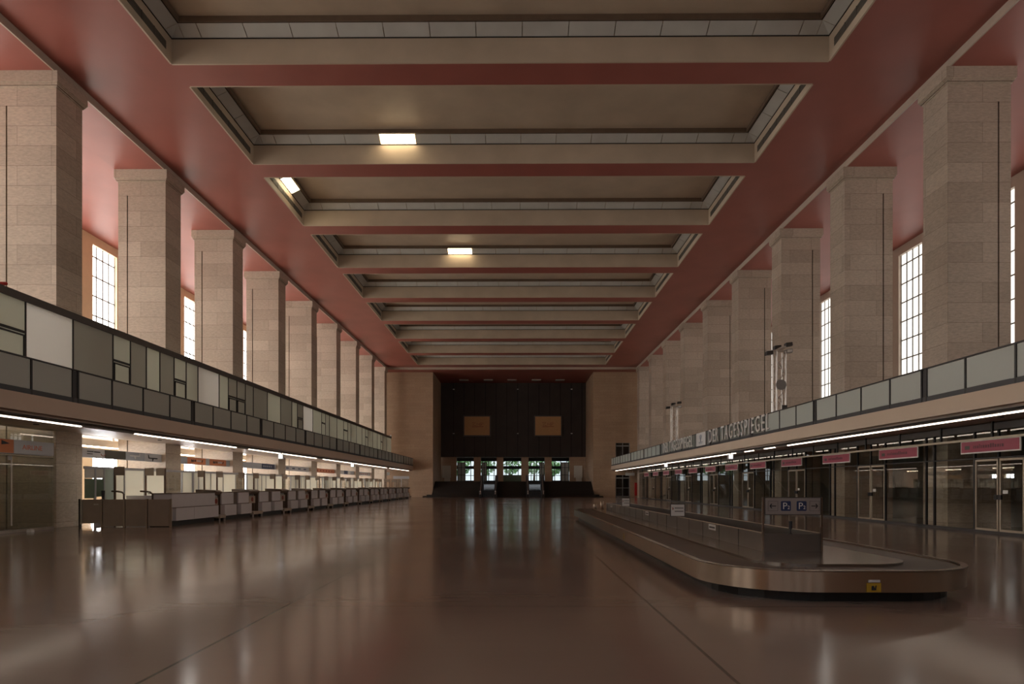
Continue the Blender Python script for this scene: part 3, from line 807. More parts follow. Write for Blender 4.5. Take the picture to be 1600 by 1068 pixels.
MB().prism_x([(21.5, 3.05), (21.85, 3.1), (21.5, 3.2)], ax, ax + .01).build('marking', 'dark_letter', o)
B(ax - .22, ax, 15.5, 23.95, 2.70, 2.735).build('lower_trim', 'brass_rail', o)

# ------------------------------------------------------------------ check-in counters
CF, CU = -13.85, -14.0
# the long first desk
desk = thing('check_in_desk', 'long first check-in desk with two white front panels beside the brown side screen', 'check-in desk', (CU, 25.9, 0), 'check-in desks')
B(CU - .75, CU, 25.9, 29.62, .76, 1.31).build('upper_panel', 'counter_white', desk)
B(CU - .95, CU + .01, 25.85, 29.64, 1.31, 1.34).build('counter_top', 'counter_edge', desk)
B(CU - .6, CU + .01, 25.9, 27.2, .22, .74).box(CU - .6, CU + .15, 25.95, 27.4, .22, .74).build('lower_panel', 'counter_white', desk)
B(CU - .6, CU + .15, 27.42, 29.66, .22, .74).build('lower_panel', 'counter_white', desk)
B(CU - .9, CU - .05, 25.9, 29.64, .0, .76).build('body', 'counter_plinth', desk)
B(CU - .6, CU + .16, 25.94, 29.66, .74, .755).build('ledge', 'counter_edge', desk)
def module(y, label):
    t_ = thing('check_in_desk', label, 'check-in desk', (CU, y, 0), 'check-in desks')
    for d in (0, 1.82):
        B(CU - .5, CU, y + d, y + d + 1.27, .77, 1.31).build('upper_panel', 'counter_white', t_)
        B(CU - .5, CU + .15, y + d, y + d + 1.27, .22, .73).build('lower_panel', 'counter_white', t_)
    B(CU - .9, CU - .06, y - .02, y + 3.11, 0, 1.31).build('body', 'podium_brown', t_)
    B(CU - .95, CU + .01, y - .03, y + 3.12, 1.31, 1.34).build('counter_top', 'counter_edge', t_)
    B(CU - .06, CU + .06, y - .0, y + 3.1, 0, .21).build('plinth', 'counter_plinth', t_)
    return t_
def scale(y, label, w=1.25):
    t_ = thing('luggage_scale', label, 'luggage scale', (CU, y, 0), 'luggage scales between the desks')
    m_ = MB()
    pts = [(-.95, 1.20), (-.15, 1.20), (.02, 1.26), (.06, 1.36), (-.05, 1.43), (-.95, 1.47)]
    m_.prism_y([(CU + a, b_) for a, b_ in pts], y + .04, y + w - .04); m_.build('hood', 'podium_brown', t_)
    B(CU - .9, CU - .25, y + .06, y + w - .06, .29, 1.2).build('column', 'podium_brown', t_)
    B(CU - .25, CU - .12, y + w * .2, y + w * .84, .72, 1.1).build('control_panel', 'podium_beige', t_)
    MB().tube([(CU - .12, y + w * .52, .92), (CU - .105, y + w * .52, .92)], .12, 14).build('round_sticker', 'red_chalk', t_)
    for yy in (y + w * .25, y + w * .74):
        B(CU - .25, CU - .14, yy, yy + .06, .29, .72).build('bracket', 'counter_edge', t_)
    B(CU - .8, CU + .22, y + .02, y + w - .02, .14, .28).build('platform', 'podium_beige', t_)
    for (xx, yy) in ((CU + .17, y + .05), (CU + .17, y + w - .05), (CU - .72, y + .05), (CU - .72, y + w - .05)):
        B(xx - .025, xx + .025, yy - .025, yy + .025, 0, .3).build('leg', 'aluminium', t_)
    for yy in (y + w * .36, y + w * .6):
        MB().tube([(CU - .2, yy, 1.17), (CU - .1, yy, 1.14)], [.03, .045]).build('knob', 'white_sign', t_)
    return t_
PER = 4.46
m0 = module(30.3, 'two-panel check-in desk next beyond the long first desk')
scale(29.67, 'narrow brown hooded luggage scale at the far end of the long first desk', .6)
s0 = scale(33.45, 'brown hooded luggage scale after the first two-panel check-in desk')
for i in range(1, 12):
    yy = 30.3 + PER * i
    if yy + 3.2 > 84.5: break
    dup(m0, (CU, yy, 0), '%s two-panel check-in desk in the row counting from the near end' % nth(i))
    dup(s0, (CU, yy + 3.15, 0), 'brown hooded luggage scale after the %s two-panel check-in desk' % nth(i))
# side screen closing the row towards the camera
scn = thing('counter_screen', 'low brown panelled screen with steel posts closing the near end of the check-in row', 'screen', (-15.6, 25.6, 0))
y = 25.55
xs = [(121 - 807) * y / 1000, (156 - 807) * y / 1000, (191.5 - 807) * y / 1000, (227 - 807) * y / 1000, (264 - 807) * y / 1000]
for i in range(4):
    B(xs[i] + .05, xs[i + 1] - .03, y, y + .05, .14 if i == 0 else .03, 1.10).build('panel', 'counter_brown', scn)
for i, x in enumerate(xs):
    B(x - .03, x + .03, y - .02, y + .07, 0, 1.12).build('post', 'steel_brushed' if i else 'dark_metal', scn)
B(xs[0] + .05, xs[0] + .12, y - .03, y, .1, 1.1).build('hinge_strip', 'aluminium', scn)
MB().tube([(xs[1] - .12, y - .03, .9), (xs[1] - .28, y - .05, .9)], .02).build('handle', 'aluminium', scn)
for (px, lab) in ((172, 'nearest the stone pillar'), (217, 'in the middle')):
    x = (px - 807) * 26.3 / 1000
    o = MB().tube([(x, 26.3, 1.42), (x + .25, 26.3, 1.41), (x + .42, 26.3, 1.38), (x + .5, 26.3, 1.30), (x + .5, 26.3, 1.0), (x + .5, 26.3, 0)], .035).build('bent_rail', 'podium_brown')
    tag(o, 'bent brown handrail behind the low side screen, %s' % lab, 'handrail', 'bent handrails behind the side screen')
o = MB().tube([(-16.8, 25.9, 0), (-16.8, 25.9, 1.05), (-16.8, 25.9, 1.45)], [.03, .05, .07]).build('queue_post', 'dark_metal'); tag(o, 'short dark post standing behind the low side screen', 'post')
o = B(-16.9, -15.05, 27.6, 28.0, 0, 1.22).build('rear_cabinet', 'counter_white'); tag(o, 'pale cabinet behind the low side screen', 'cabinet')
# counter number signs on poles
def pole_sign(x, y, d, label, w=.34, h=.34, top=2.44, z0=1.34):
    t_ = thing('counter_sign', label, 'sign', (x, y, 0), 'plates on poles over the desks')
    B(x - .03, x + .03, y - .03, y + .03, z0, top).build('pole', 'counter_edge', t_)
    B(x, x + d * w, y - .04, y - .02, top - h, top).build('plate', 'podium_beige' if False else 'counter_brown', t_)
    return t_
pole_sign((177 - 807) * .0265, 26.5, 1, 'brown square plate on a pole nearest the camera, behind the side screen', .42, .36, 2.44, 0)
pole_sign((225.5 - 807) * .0285, 28.5, 1, 'brown square plate hanging on the first of the paired poles at the long desk', .38, .34, 2.44, 0)
pole_sign((256 - 807) * .0285, 28.5, -1, 'brown square plate hanging on the second of the paired poles at the long desk', .38, .34, 2.44, 0)
a0 = None; b0 = None
for i in range(0, 12):
    if 30.4 + PER * i > 82: break
    xa = -14.88
    if i == 0:
        a0 = pole_sign(xa, 30.4, -1, 'brown square plate on the near pole of the first two-panel desk', .3, .31, 2.37)
        b0 = pole_sign(xa, 31.7, 1, 'brown square plate on the far pole of the first two-panel desk', .3, .31, 2.37)
    else:
        dup(a0, (xa, 30.4 + PER * i, 0), 'brown square plate on the near pole of the %s two-panel desk' % nth(i))
        dup(b0, (xa, 31.7 + PER * i, 0), 'brown square plate on the far pole of the %s two-panel desk' % nth(i))
# far left doorway and hanging signs
o = MB().box(-19.3, -17.9, YW - 1.6, YW - 1.4, 3.1, 3.55).box(-19.1, -19.05, YW - 1.52, YW - 1.48, 3.55, 4.72).box(-18.6, -18.55, YW - 1.52, YW - 1.48, 3.55, 4.72).build('hanging_sign', 'white_sign'); tag(o, 'small white hanging sign at the far end of the check-in side', 'sign')
dn = struct(B(-17.7, -15.4, YW - .10, YW, 2.6, 3.0).build('door_1', 'pale_grey_sign'))
B(-17.6, -15.5, YW - .05, YW - .01, 0, 2.6).build('door_leaf', 'wood_brown', dn)
B(-16.6, -16.45, YW - .08, YW - .05, 0, 2.6).build('door_frame', 'pale_grey_sign', dn)

# ------------------------------------------------------------------ shop fronts on the right
GX = 16.36
def shop_bay(y0, label):
    """one bay of the shop front: door, glass, mullions, head beam, plinth"""
    t_ = thing('shop_bay', label, 'shop front', (GX, y0, 0), 'glass shop bays under the right balcony')
    y1 = y0 + BAY - .01
    B(GX - .06, GX + .05, y0, y1, 0, .10).build('plinth', 'charcoal_metal', t_)
    B(GX - .08, GX + .1, y0, y1, 3.56, 3.80).build('head_beam', 'brown_beam', t_)
    B(GX - .03, GX + .03, y0, y1, 2.59, 2.63).build('transom', 'dark_metal', t_)
    for yy in (.04, 2.35, 4.55, 5.05):
        B(GX - .04, GX + .04, y0 + yy - .035, y0 + yy + .035, .1, 3.56).build('mullion', 'dark_metal', t_)
    B(GX - .04, GX + .04, y0 + 1.18, y0 + 1.24, 2.63, 3.56).build('mullion', 'dark_metal', t_)
    for (a, b_, z0) in ((2.39, 4.51, .1), (4.59, 5.01, .1), (5.09, BAY - .02, .1), (.08, 2.31, 2.63)):
        B(GX - .006, GX + .006, y0 + a, y0 + b_, z0, 3.56).build('glass_panel', 'clear_glass', t_)
    x = GX
    for (a, b_) in ((.10, 1.16), (1.22, 2.30)):
        f = MB(); a += y0; b_ += y0
        f.box(x - .03, x + .03, a, a + .06, .10, 2.57); f.box(x - .03, x + .03, b_ - .06, b_, .10, 2.57)
        f.box(x - .03, x + .03, a, b_, 2.50, 2.57); f.box(x - .03, x + .03, a, b_, .10, .17)
        fo = f.build('door_leaf', 'brass_rail', t_)
        B(x - .005, x + .005, a + .06, b_ - .06, .17, 2.50).build('pane', 'clear_glass', fo)
    B(x - .08, x - .03, y0 + 1.02, y0 + 1.17, 1.18, 1.34).build('lock_box', 'black_base', t_)
    B(x - .08, x - .03, y0 + 1.21, y0 + 1.36, 1.18, 1.34).build('lock_box', 'black_base', t_)
    B(x - .035, x - .025, y0 + .78, y0 + 1.0, 1.38, 1.50).build('notice', 'white_sign', t_)
    return t_
SB0 = shop_bay(20.6, 'glass shop bay with double door, first in view from the camera')
for k in (-2, -1, 1, 2, 3, 4, 5, 6, 7):
    dup(SB0, (GX, 20.6 + BAY * k, 0), ('glass shop bay with double door, %s in view from the camera' % nth(k)) if k > 0 else 'glass shop bay beside the camera, %s bay back' % nth(-k - 1))
# rail with pink signs
rx = 16.08
rail = thing('sign_rail', 'thin pale rail on dark hangers carrying the pink signs along the shop fronts', 'rail', (rx, 0, 3.25))
B(rx - .03, rx + .03, 8, 84, 3.22, 3.30).build('rail', 'brass_rail', rail)
hp = None; y = 11.3
while y < 84:
    if hp is None:
        hp = B(rx - .03, rx + .03, -.035, .035, 3.30, 3.82).build('hanger', 'dark_metal', rail); hp.location = (0, y, 0)
    else:
        c = hp.copy(); COL.objects.link(c); c.parent = rail; c.location = (0, y, 0)
    y += 2.61
ps = None
for n in range(0, 12):
    y0 = 20.5 + 5.22 * n
    if y0 + 2.8 > 84: break
    lab = '%s pink shop sign from the camera, hanging on the rail along the right' % nth(n)
    if ps is None:
        ps = thing('shop_sign', lab, 'sign', (rx, y0, 2.8), 'pink shop signs on the right')
        B(rx - .02, rx + .02, y0, y0 + 2.75, 2.78, 3.215).build('frame', 'silver_letter', ps)
        B(rx - .03, rx - .02, y0 + .045, y0 + 2.705, 2.825, 3.20).build('sign_face', 'pink_sign', ps)
        m_ = MB().box(rx - .034, rx - .03, y0 + 2.28, y0 + 2.52, 2.93, 3.06)
        m_.build('emblem', 'brown_beam', ps)
        m_ = MB()
        yy = y0 + 2.1
        rr2 = random.Random(3)
        while yy > y0 + .7:
            w = rr2.uniform(.04, .09); m_.box(rx - .0335, rx - .03, yy - w, yy, 2.95, 3.05 + (.04 if rr2.random() > .7 else 0)); yy -= w + .035
        m_.build('lettering', 'pink_sign_mark', ps)
    else:
        dup(ps, (rx, y0, 2.8), lab)
# rooms behind
bw = struct(B(21.5, 21.7, YN, YW, 0, 3.82).build('wall_shop_back', 'wood_brown'))
for k in range(-1, 8):
    y0 = P0 + BAY * k
    o = B(21.3, 21.5, y0 + 2.5, y0 + 4.2, 0, 3.8).build('wall_shop_panel', 'teal_wall'); struct(o)
    o = B(20.9, 21.5, y0 + 4.6, y0 + 6.9, 1.15, 1.22).build('shelf', 'podium_beige'); tag(o, 'narrow wooden shelf on the back wall seen through the %s shop bay' % (nth(k + 1)), 'shelf', 'shelves behind the shop fronts')
    if k >= 0 and k < 4:
        w = struct(B(19.3, 21.5, y0 + .6, y0 + .8, 0, 3.8).build('wall_shop_divider', 'teal_wall'))
struct(B(XR + PW, WR, YN, YW, 3.82, 4.44).build('ceiling_shop', 'soffit_paint'))

# ------------------------------------------------------------------ lettering on the right railing
lx = BR + .045
for (ya, lab) in ((45.2, 'nearer'), (59.3, 'farther')):
    t_ = thing('newspaper_lettering', 'pale raised letters DER TAGESSPIEGEL on the right railing, %s of the two' % lab, 'lettering', (lx, ya, 4.66), 'lettering on the right railing')
    text('DER TAGESSPIEGEL', 1.30, 'silver_letter', t_, (lx, ya, 4.66), (0, -1, 0), (0, 0, 1), .74 if lab == 'nearer' else .68, .028, space=1.36)
t_ = thing('emblem_board', 'white square board with a grey emblem between the two rows of letters', 'sign', (lx, 45.7, 4.6), None)
B(lx - .02, lx + .02, 45.9, 48.2, 4.58, 5.54).build('board', 'white_sign', t_)
m_ = MB()
c0, zc = 47.1, 5.2
pts = [(c0 + .28 * math.cos(a) * (1 + .25 * math.sin(3 * a)), zc + .2 * math.sin(a)) for a in [2 * math.pi * i / 16 for i in range(16)]]
m_.prism_x(list(reversed(pts)), lx - .035, lx - .02)
m_.prism_x([(c0 + .1, zc - .35), (c0 - .12, zc - .35), (c0 - .08, zc), (c0 + .08, zc)], lx - .035, lx - .02)
m_.box(lx - .03, lx - .02, c0 - .5, c0 + .5, 4.78, 4.86); m_.box(lx - .03, lx - .02, c0 - .35, c0 + .35, 4.70, 4.74)
m_.build('emblem', 'grey_sign', t_)

# truss towers with lamps on the right balcony
def tower(x, y, zt, label, disc=True):
    t_ = thing('truss_tower', label, 'lighting tower', (x, y, 4.44), 'lighting towers on the right balcony')
    w = .26
    m_ = MB()
    for (dx, dy) in ((-w, -w), (w, -w), (w, w), (-w, w)):
        m_.tube([(x + dx, y + dy, 4.44), (x + dx, y + dy, zt)], .045)
    m_.build('upright', 'aluminium', t_)
    m_ = MB(); z = 4.6; s = 1
    while z + .5 < zt:
        for (p, q_) in (((-w, -w), (w, -w)), ((w, -w), (w, w)), ((w, w), (-w, w)), ((-w, w), (-w, -w))):
            a, b_ = (p, q_) if s > 0 else (q_, p)
            m_.tube([(x + a[0], y + a[1], z), (x + b_[0], y + b_[1], z + .5)], .02, 6)
        z += .5; s = -s
    m_.build('bracing', 'aluminium', t_)
    m_ = MB().box(x - .75, x + .6, y - .1, y + .1, zt, zt + .1).box(x - .1, x + .1, y - .7, y + .7, zt + .1, zt + .2); m_.build('crossbar', 'aluminium', t_)
    for i, (dx, dy, dz) in enumerate(((-.62, -.1, -.1), (.42, -.25, .35), (.45, -.2, -.02), (.0, .3, .3))):
        h = MB().prism_y([(x + dx - .19, zt + dz - .12), (x + dx + .19, zt + dz - .06), (x + dx + .17, zt + dz + .14), (x + dx - .17, zt + dz + .10)], y + dy - .15, y + dy + .18)
        ho = h.build('lamp_head', 'charcoal_metal' if i != 2 else 'grey_lamella', t_)
        MB().prism_y([(x + dx - .13, zt + dz - .08), (x + dx + .15, zt + dz - .03), (x + dx + .13, zt + dz + .10), (x + dx - .13, zt + dz + .07)], y + dy - .16, y + dy - .151).build('lens', 'brown_beam' if i != 2 else 'white_sign', ho)
    if disc:
        MB().tube([(x - .05, y - .36, zt - 1.95), (x - .05, y - .40, zt - 1.95)], .30, 24).build('disc', 'grey_lamella', t_)
        B(x + .02, x + .32, y - .34, y - .30, 4.6, zt - 3.1).build('cover', 'charcoal_metal', t_)
    return t_
tower(15.15, 37.0, 9.35, 'nearer metal truss tower with lamps and a round grey disc on the right balcony')
tower(15.15, 61.6, 9.2, 'farther metal truss tower with lamps on the right balcony', False)

# ------------------------------------------------------------------ baggage carousel
def rrect(x0, x1, y0, y1, r, n=10):
    pts = []
    for (cx_, cy_, a0) in ((x1 - r, y0 + r, -90), (x1 - r, y1 - r, 0), (x0 + r, y1 - r, 90), (x0 + r, y0 + r, 180)):
        for i in range(n + 1):
            a = math.radians(a0 + 90 * i / n); pts.append((cx_ + r * math.cos(a), cy_ + r * math.sin(a)))
    return pts
KX0, KX1, KY0, KY1 = 2.9, 7.0, 9.0, 33.6
car = thing('baggage_carousel', 'long oval steel baggage carousel with a dark belt on the right of the floor', 'baggage carousel', ((KX0 + KX1) / 2, KY0, 0))
o = MB().prism(rrect(KX0 + .22, KX1 - .22, KY0 + .22, KY1 - .22, 1.3), 0, .2).build('base', 'black_base', car)
def ring(outer, inner, z0, z1, name, mat, smooth=True):
    n = len(outer); m_ = MB()
    for lst, z in ((outer, z0), (outer, z1), (inner, z1), (inner, z0)):
        m_.v += [(p[0], p[1], z) for p in lst]
    for i in range(n):
        j = (i + 1) % n
        m_.f += [(i, j, n + j, n + i), (n + i, n + j, 2 * n + j, 2 * n + i), (2 * n + i, 2 * n + j, 3 * n + j, 3 * n + i), (3 * n + i, 3 * n + j, j, i)]
    ob = m_.build(name, mat, car)
    if smooth:
        for k_, p in enumerate(ob.data.polygons):
            p.use_smooth = True
        md = ob.modifiers.new('split', 'EDGE_SPLIT'); md.split_angle = math.radians(35)
    return ob
NS = 16
ring(rrect(KX0, KX1, KY0, KY1, 1.45, NS), rrect(KX0 + .07, KX1 - .07, KY0 + .07, KY1 - .07, 1.38, NS), .16, .45, 'skirt', 'steel_brushed')
ring(rrect(KX0 - .015, KX1 + .015, KY0 - .015, KY1 + .015, 1.46, NS), rrect(KX0 + .08, KX1 - .08, KY0 + .08, KY1 - .08, 1.37, NS), .45, .465, 'rim', 'steel_plate')
# belt of overlapping crescent plates: ribs across a flat ring
bo = rrect(KX0 + .08, KX1 - .08, KY0 + .08, KY1 - .08, 1.37, NS); bi = rrect(KX0 + .9, KX1 - .9, KY0 + .72, KY1 - .9, .75, NS)
ring(bo, bi, .40, .435, 'belt', 'belt_rubber', False)
m_ = MB()
# ribs
def ribs():
    n = len(bo)
    for i in range(n):
        j = (i + 1) % n
        a, b_ = Vector(bo[i]), Vector(bo[j]); c_, d = Vector(bi[i]), Vector(bi[j])
        L_ = (b_ - a).length
        k_ = max(1, int(L_ / .3))
        for q_ in range(k_):
            f = (q_ + .5) / k_
            p, r_ = a.lerp(b_, f), c_.lerp(d, f)
            dr = (b_ - a).normalized() * .012
            mid = p.lerp(r_, .5) + (b_ - a).normalized() * .06
            for s0_, s1_ in ((p, mid), (mid, r_)):
                m_.poly([(s0_.x - dr.x, s0_.y - dr.y, .4365), (s0_.x + dr.x, s0_.y + dr.y, .4365), (s1_.x + dr.x, s1_.y + dr.y, .4365), (s1_.x - dr.x, s1_.y - dr.y, .4365)])
ribs()
m_.build('belt_seam', 'black_base', car)['kind'] = 'stuff'
MB().prism(rrect(KX0 + .88, KX1 - .84, KY0 + .69, KY1 - .9, .75, NS), .42, .475).build('deck', 'steel_plate', car)
RXa, RXb, RYa, RYb = 4.42, 5.46, 11.55, 31.5
m_ = MB().box(RXa, RXa + .03, RYa, RYb, .475, .80).box(RXb - .03, RXb, RYa, RYb, .475, .80).box(RXa, RXb, RYb - .03, RYb, .475, .80)
m_.build('divider_wall', 'steel_side', car)
B(RXa - .008, RXb + .008, RYa - .02, RYa, .475, .79).build('divider_front', 'steel_side', car)
m_ = MB().box(RXa - .012, RXa + .035, RYa, RYb, .80, .812).box(RXb - .035, RXb + .012, RYa, RYb, .80, .812); m_.build('divider_edge', 'brass_rail', car)
m_ = MB(); y = RYa + 1.22
while y < RYb:
    m_.box(RXa - .006, RXa, y - .006, y + .006, .475, .80); y += 1.22
m_.build('divider_joint', 'black_base', car)
for i, (px, yy) in enumerate(((4.35, 32.6), (3.98, 32.4), (4.8, 32.7))):
    MB().tube([(px, yy, .47), (px, yy, (.86, .72, .8)[i])], .09, 14).build('roller_post', 'steel_brushed', car, smooth=True)
# sign on the divider
sg = thing('parking_sign', 'grey framed direction sign with two blue P2 squares and arrows on the carousel', 'sign', (4.94, 11.5, .79))
y = 11.5
B(RXa - .018, RXa + .012, y - .02, y + .02, .476, 1.45).build('post', 'steel_plate', sg); B(RXb - .012, RXb + .018, y - .02, y + .02, .476, 1.45).build('post', 'steel_plate', sg)
B(RXa + .02, RXb - .02, y - .02, y + .03, 1.13, 1.45).build('frame', 'brown_beam', sg)
B(RXa + .03, RXb - .03, y - .026, y - .02, 1.145, 1.435).build('sign_face', 'sign_grey_face', sg)
def rsq(cx_, cz, s, r=.02):
    return [(p[0], p[1]) for p in rrect(cx_ - s, cx_ + s, cz - s, cz + s, r, 4)]
zc = 1.293
for i, cx_ in enumerate((4.585, 4.815, 5.095, 5.325)):
    if i in (1, 2):
        MB().prism_y(rsq(cx_, zc, .088), y - .030, y - .026).build('blue_square', 'navy_sign', sg)
        text('P', .17, 'white_sign', sg, (cx_ - .062, y - .031, zc - .055), (1, 0, 0), (0, 0, 1), 1.0, .001)
        text('2', .09, 'silver_letter', sg, (cx_ + .026, y - .031, zc - .055), (1, 0, 0), (0, 0, 1), 1.0, .001)
    else:
        m_ = MB()
        for (a, b_, c_, d) in ((-.088, .088, .084, .088), (-.088, .088, -.088, -.084), (-.088, -.084, -.088, .088), (.084, .088, -.088, .088)):
            m_.box(cx_ + a, cx_ + b_, y - .029, y - .026, zc + c_, zc + d)
        m_.build('square_outline', 'brown_beam', sg)
        f = -1 if i == 0 else 1
        m_ = MB().box(cx_ - .055, cx_ + .055, y - .030, y - .026, zc - .008, zc + .008)
        for s_ in (1, -1):
            pts = [(cx_ + f * .062, zc), (cx_ + f * .040, zc), (cx_ + f * .012, zc + s_ * .040), (cx_ + f * .034, zc + s_ * .040)]
            m_.prism_y(pts, y - .030, y - .026)
        m_.build('arrow', 'dark_letter', sg)
o = MB().tube([(4.93, 11.55, .79), (4.93, 11.55, .80)], .03, 12).tube([(4.93, 11.55, .80), (4.93, 11.55, .88)], .012, 8).tube([(4.93, 11.55, .88), (4.93, 11.55, 1.02)], .03, 12)
ob = o.build('sensor_rod', 'dark_letter'); tag(ob, 'small black sensor on a thin stem under the P2 sign of the carousel', 'sensor')
# paper signs on the divider
for (yy, lab, w) in ((17.5, 'nearer white notice in a dark frame standing on the carousel divider', .36), (25.8, 'farther white notice in a dark frame standing on the carousel divider', .3)):
    t_ = thing('framed_notice', lab, 'notice', (4.4, yy, .8), 'notices on the carousel divider')
    x0 = 4.42 - w / 2 - .02
    B(x0 - .02, x0 + w + .03, yy, yy + .03, .813, 1.17).build('frame', 'brown_beam', t_)
    B(x0 + .0, x0 + w, yy - .006, yy, .83, 1.14).build('sheet', 'white_sign', t_)
    m_ = MB()
    for zz in (1.03, .94):
        m_ = MB(); xx = x0 + w * .28
        while xx < x0 + w * .88:
            m_.box(xx, xx + .025, yy - .009, yy - .006, zz, zz + .028); xx += .034
        m_.build('lettering', 'charcoal_metal', t_)
    MB().prism_y([(x0 + w * .1, .98), (x0 + w * .2, 1.03), (x0 + w * .1, 1.08)], yy - .009, yy - .006).build('arrow', 'red_chalk', t_)
for (yy, lab, h) in ((14.2, 'nearest', .12), (21.4, 'middle', .12), (29.5, 'farthest', .1)):
    t_ = thing('side_sticker', '%s of the white stickers on the side of the carousel divider' % lab, 'sticker', (4.41, yy, .7), 'stickers on the carousel divider')
    B(4.405, 4.412, yy, yy + .5, .66, .66 + h).build('sheet', 'white_sign', t_)
    m_ = MB()
    m_.box(4.402, 4.405, yy + .05, yy + .45, .70, .735)
    m_.build('lettering', 'charcoal_metal', t_)
t_ = thing('warning_sticker', 'yellow warning sticker with a dark pictogram on the front skirt of the carousel', 'sticker', (5.0, 9.0, .17))
B(4.9, 5.1, 8.985, 8.995, .168, .295).build('sheet', 'yellow_sticker', t_)
MB().prism_y([(4.965, .195), (5.03, .195), (5.035, .262), (5.02, .262), (5.015, .22), (4.99, .26), (4.965, .25)], 8.982, 8.985).build('pictogram', 'dark_letter', t_)
o = B(4.925, 5.085, 8.985, 8.995, .305, .34).build('label_strip', 'pale_grey_sign'); tag(o, 'thin pale label strip just above the yellow warning sticker', 'label')
t_ = thing('number_sticker', 'small yellowish figure eight sticker on the side skirt of the carousel', 'sticker', (2.9, 17.2, .25))
B(2.885, 2.898, 17.0, 17.4, .2, .4).build('sheet', 'steel_brushed', t_)
text('8', .24, 'yellow_sticker', t_, (2.884, 17.32, .21), (0, -1, 0), (0, 0, 1), 1.6, .002)

# ------------------------------------------------------------------ stairs, escalators, entrance
st = MB()
nst = 13; y0 = 89.9; rise = 2.26 / nst; tread = (94.5 - y0) / nst
def flight(xa, xb):
    for i in range(nst):
        st.box(xa, xb, y0 + tread * i, 94.6, rise * i, rise * (i + 1))
flight(RX0 + .01, -5.26); flight(-2.74, 1.39); flight(3.96, RX1 - .01)
for sx0, sd, wh in ((RX0, -1, 'check-in side'), (RX1, 1, 'shop side')):
    m_ = MB()
    for i in range(2): m_.box(sx0, sx0 + sd * (1.2 - .5 * i), y0 + tread * i, YW - .01, rise * i, rise * (i + 1))
    tag(m_.build('low_step', 'dark_stair_stone'), 'low dark steps wrapping the wall corner at the foot of the stairs, %s' % wh, 'step')
o = st.build('staircase', 'dark_stair_stone'); tag(o, 'broad dark stone stairs rising to the entrance openings at the far end', 'stairs')
def escalator(xa, xb, label):
    t_ = thing('escalator', label, 'escalator', (xa, y0, 0), 'escalators in the stairs')
    m_ = MB()
    for i in range(nst * 1):
        m_.box(xa + .45, xb - .45, y0 + .3 + tread * i, 94.8, rise * i, rise * (i + 1) - .02)
    m_.build('step', 'black_base', t_)
    for xx in (xa, xb - .4):
        prof = [(y0 - .5, 0), (94.8, 0), (95.4, 2.26), (95.4, 3.1), (94.5, 3.15), (y0 + .2, .95), (y0 - .6, .85), (y0 - .8, .4)]
        MB().prism_x(prof, xx, xx + .4).build('balustrade', 'charcoal_metal', t_)
        pts = [(xx + .2, y, z + .04) for (y, z) in reversed(prof[3:])]
        MB().tube(pts, .07).build('handrail', 'aluminium', t_)
    return t_
escalator(-5.25, -2.75, 'dark escalator at the far end, on the check-in side of the middle stairs')
escalator(1.4, 3.95, 'dark escalator at the far end, on the shop side of the middle stairs')
# tan boards on the black wall
for (xa, xb, which, ln) in ((724, 767, 'check-in side', 0), (834.5, 878, 'shop side', 1)):
    x0, x1 = (xa - 807) * YB / 1000, (xb - 807) * YB / 1000
    z0, z1 = C + (758 - 681.5) * YB / 1000, C + (758 - 649) * YB / 1000
    t_ = thing('notice_board', 'tan framed board with faint red writing on the black end wall, %s' % which, 'board', (x0, YB - .2, z0), 'tan boards on the black wall')
    B(x0, x1, YB - .25, YB - .02, z0, z1).build('frame', 'board_frame', t_)
    B(x0 + .18, x1 - .18, YB - .28, YB - .25, z0 + .18, z1 - .18).build('panel', 'board_tan', t_)
    m_ = MB(); xc = (x0 + x1) / 2 + (.1 if ln == 0 else 0)
    pl = [(-.9, .75), (-.35, .8), (-.8, .35), (-.25, .3)], [(-.1, .3), (-.1, .75), (.15, .45), (.4, .8), (.35, .3)], [(.55, .3), (.6, .8), (.95, .7), (.6, .5)], [(-.9, .1), (.9, .15)]
    for p in pl: m_.tube([(xc + a, YB - .29, z0 + 1.4 + b_) for a, b_ in p], .035, 5)
    m_.build('writing', 'red_chalk', t_)
for i, (px, py) in enumerate(((709, 608), (809, 608), (893, 608), (709, 677), (809, 677), (893, 677))):
    x = (px - 807) * YB / 1000; z = C + (758 - py) * YB / 1000
    o = B(x - .12, x + .12, YB - .3, YB - .01, z - .06, z + .06).build('wall_spotlight', 'white_sign', origin=(x, YB, z)); tag(o, 'small white spotlight on the black end wall, %s of the %s row' % (nth(i % 3), 'upper' if i < 3 else 'lower'), 'spotlight', 'spotlights on the black wall')
for i, (a, b_) in enumerate(((718, 732), (756, 770), (793, 807), (831, 845), (868, 882))):
    x0, x1 = (a - 807) * .0985, (b_ - 807) * .0985
    o = B(x0, x1, 98.0, 99.0, ZA - .08, ZA - .012).build('recessed_lamp', 'ledge_glass'); tag(o, 'flat unlit ceiling panel lamp over the stairs, %s from the check-in side' % nth(i), 'ceiling lamp', 'panel lamps over the stairs')
# panels either side of the landing
for (a, b_, w) in ((691, 704, 'check-in side'), (897, 910, 'shop side')):
    x0, x1 = (a - 807) * .1012, (b_ - 807) * .1012
    o = B(x0, x1, 101.3, 101.5, 2.9, 4.8).box(x0 + .3, x1 - .1, 101.3, 101.5, 2.26, 2.9).build('display_stand', 'office_white'); tag(o, 'pale display stand on the landing at the %s end' % w, 'display stand', 'display stands on the landing')
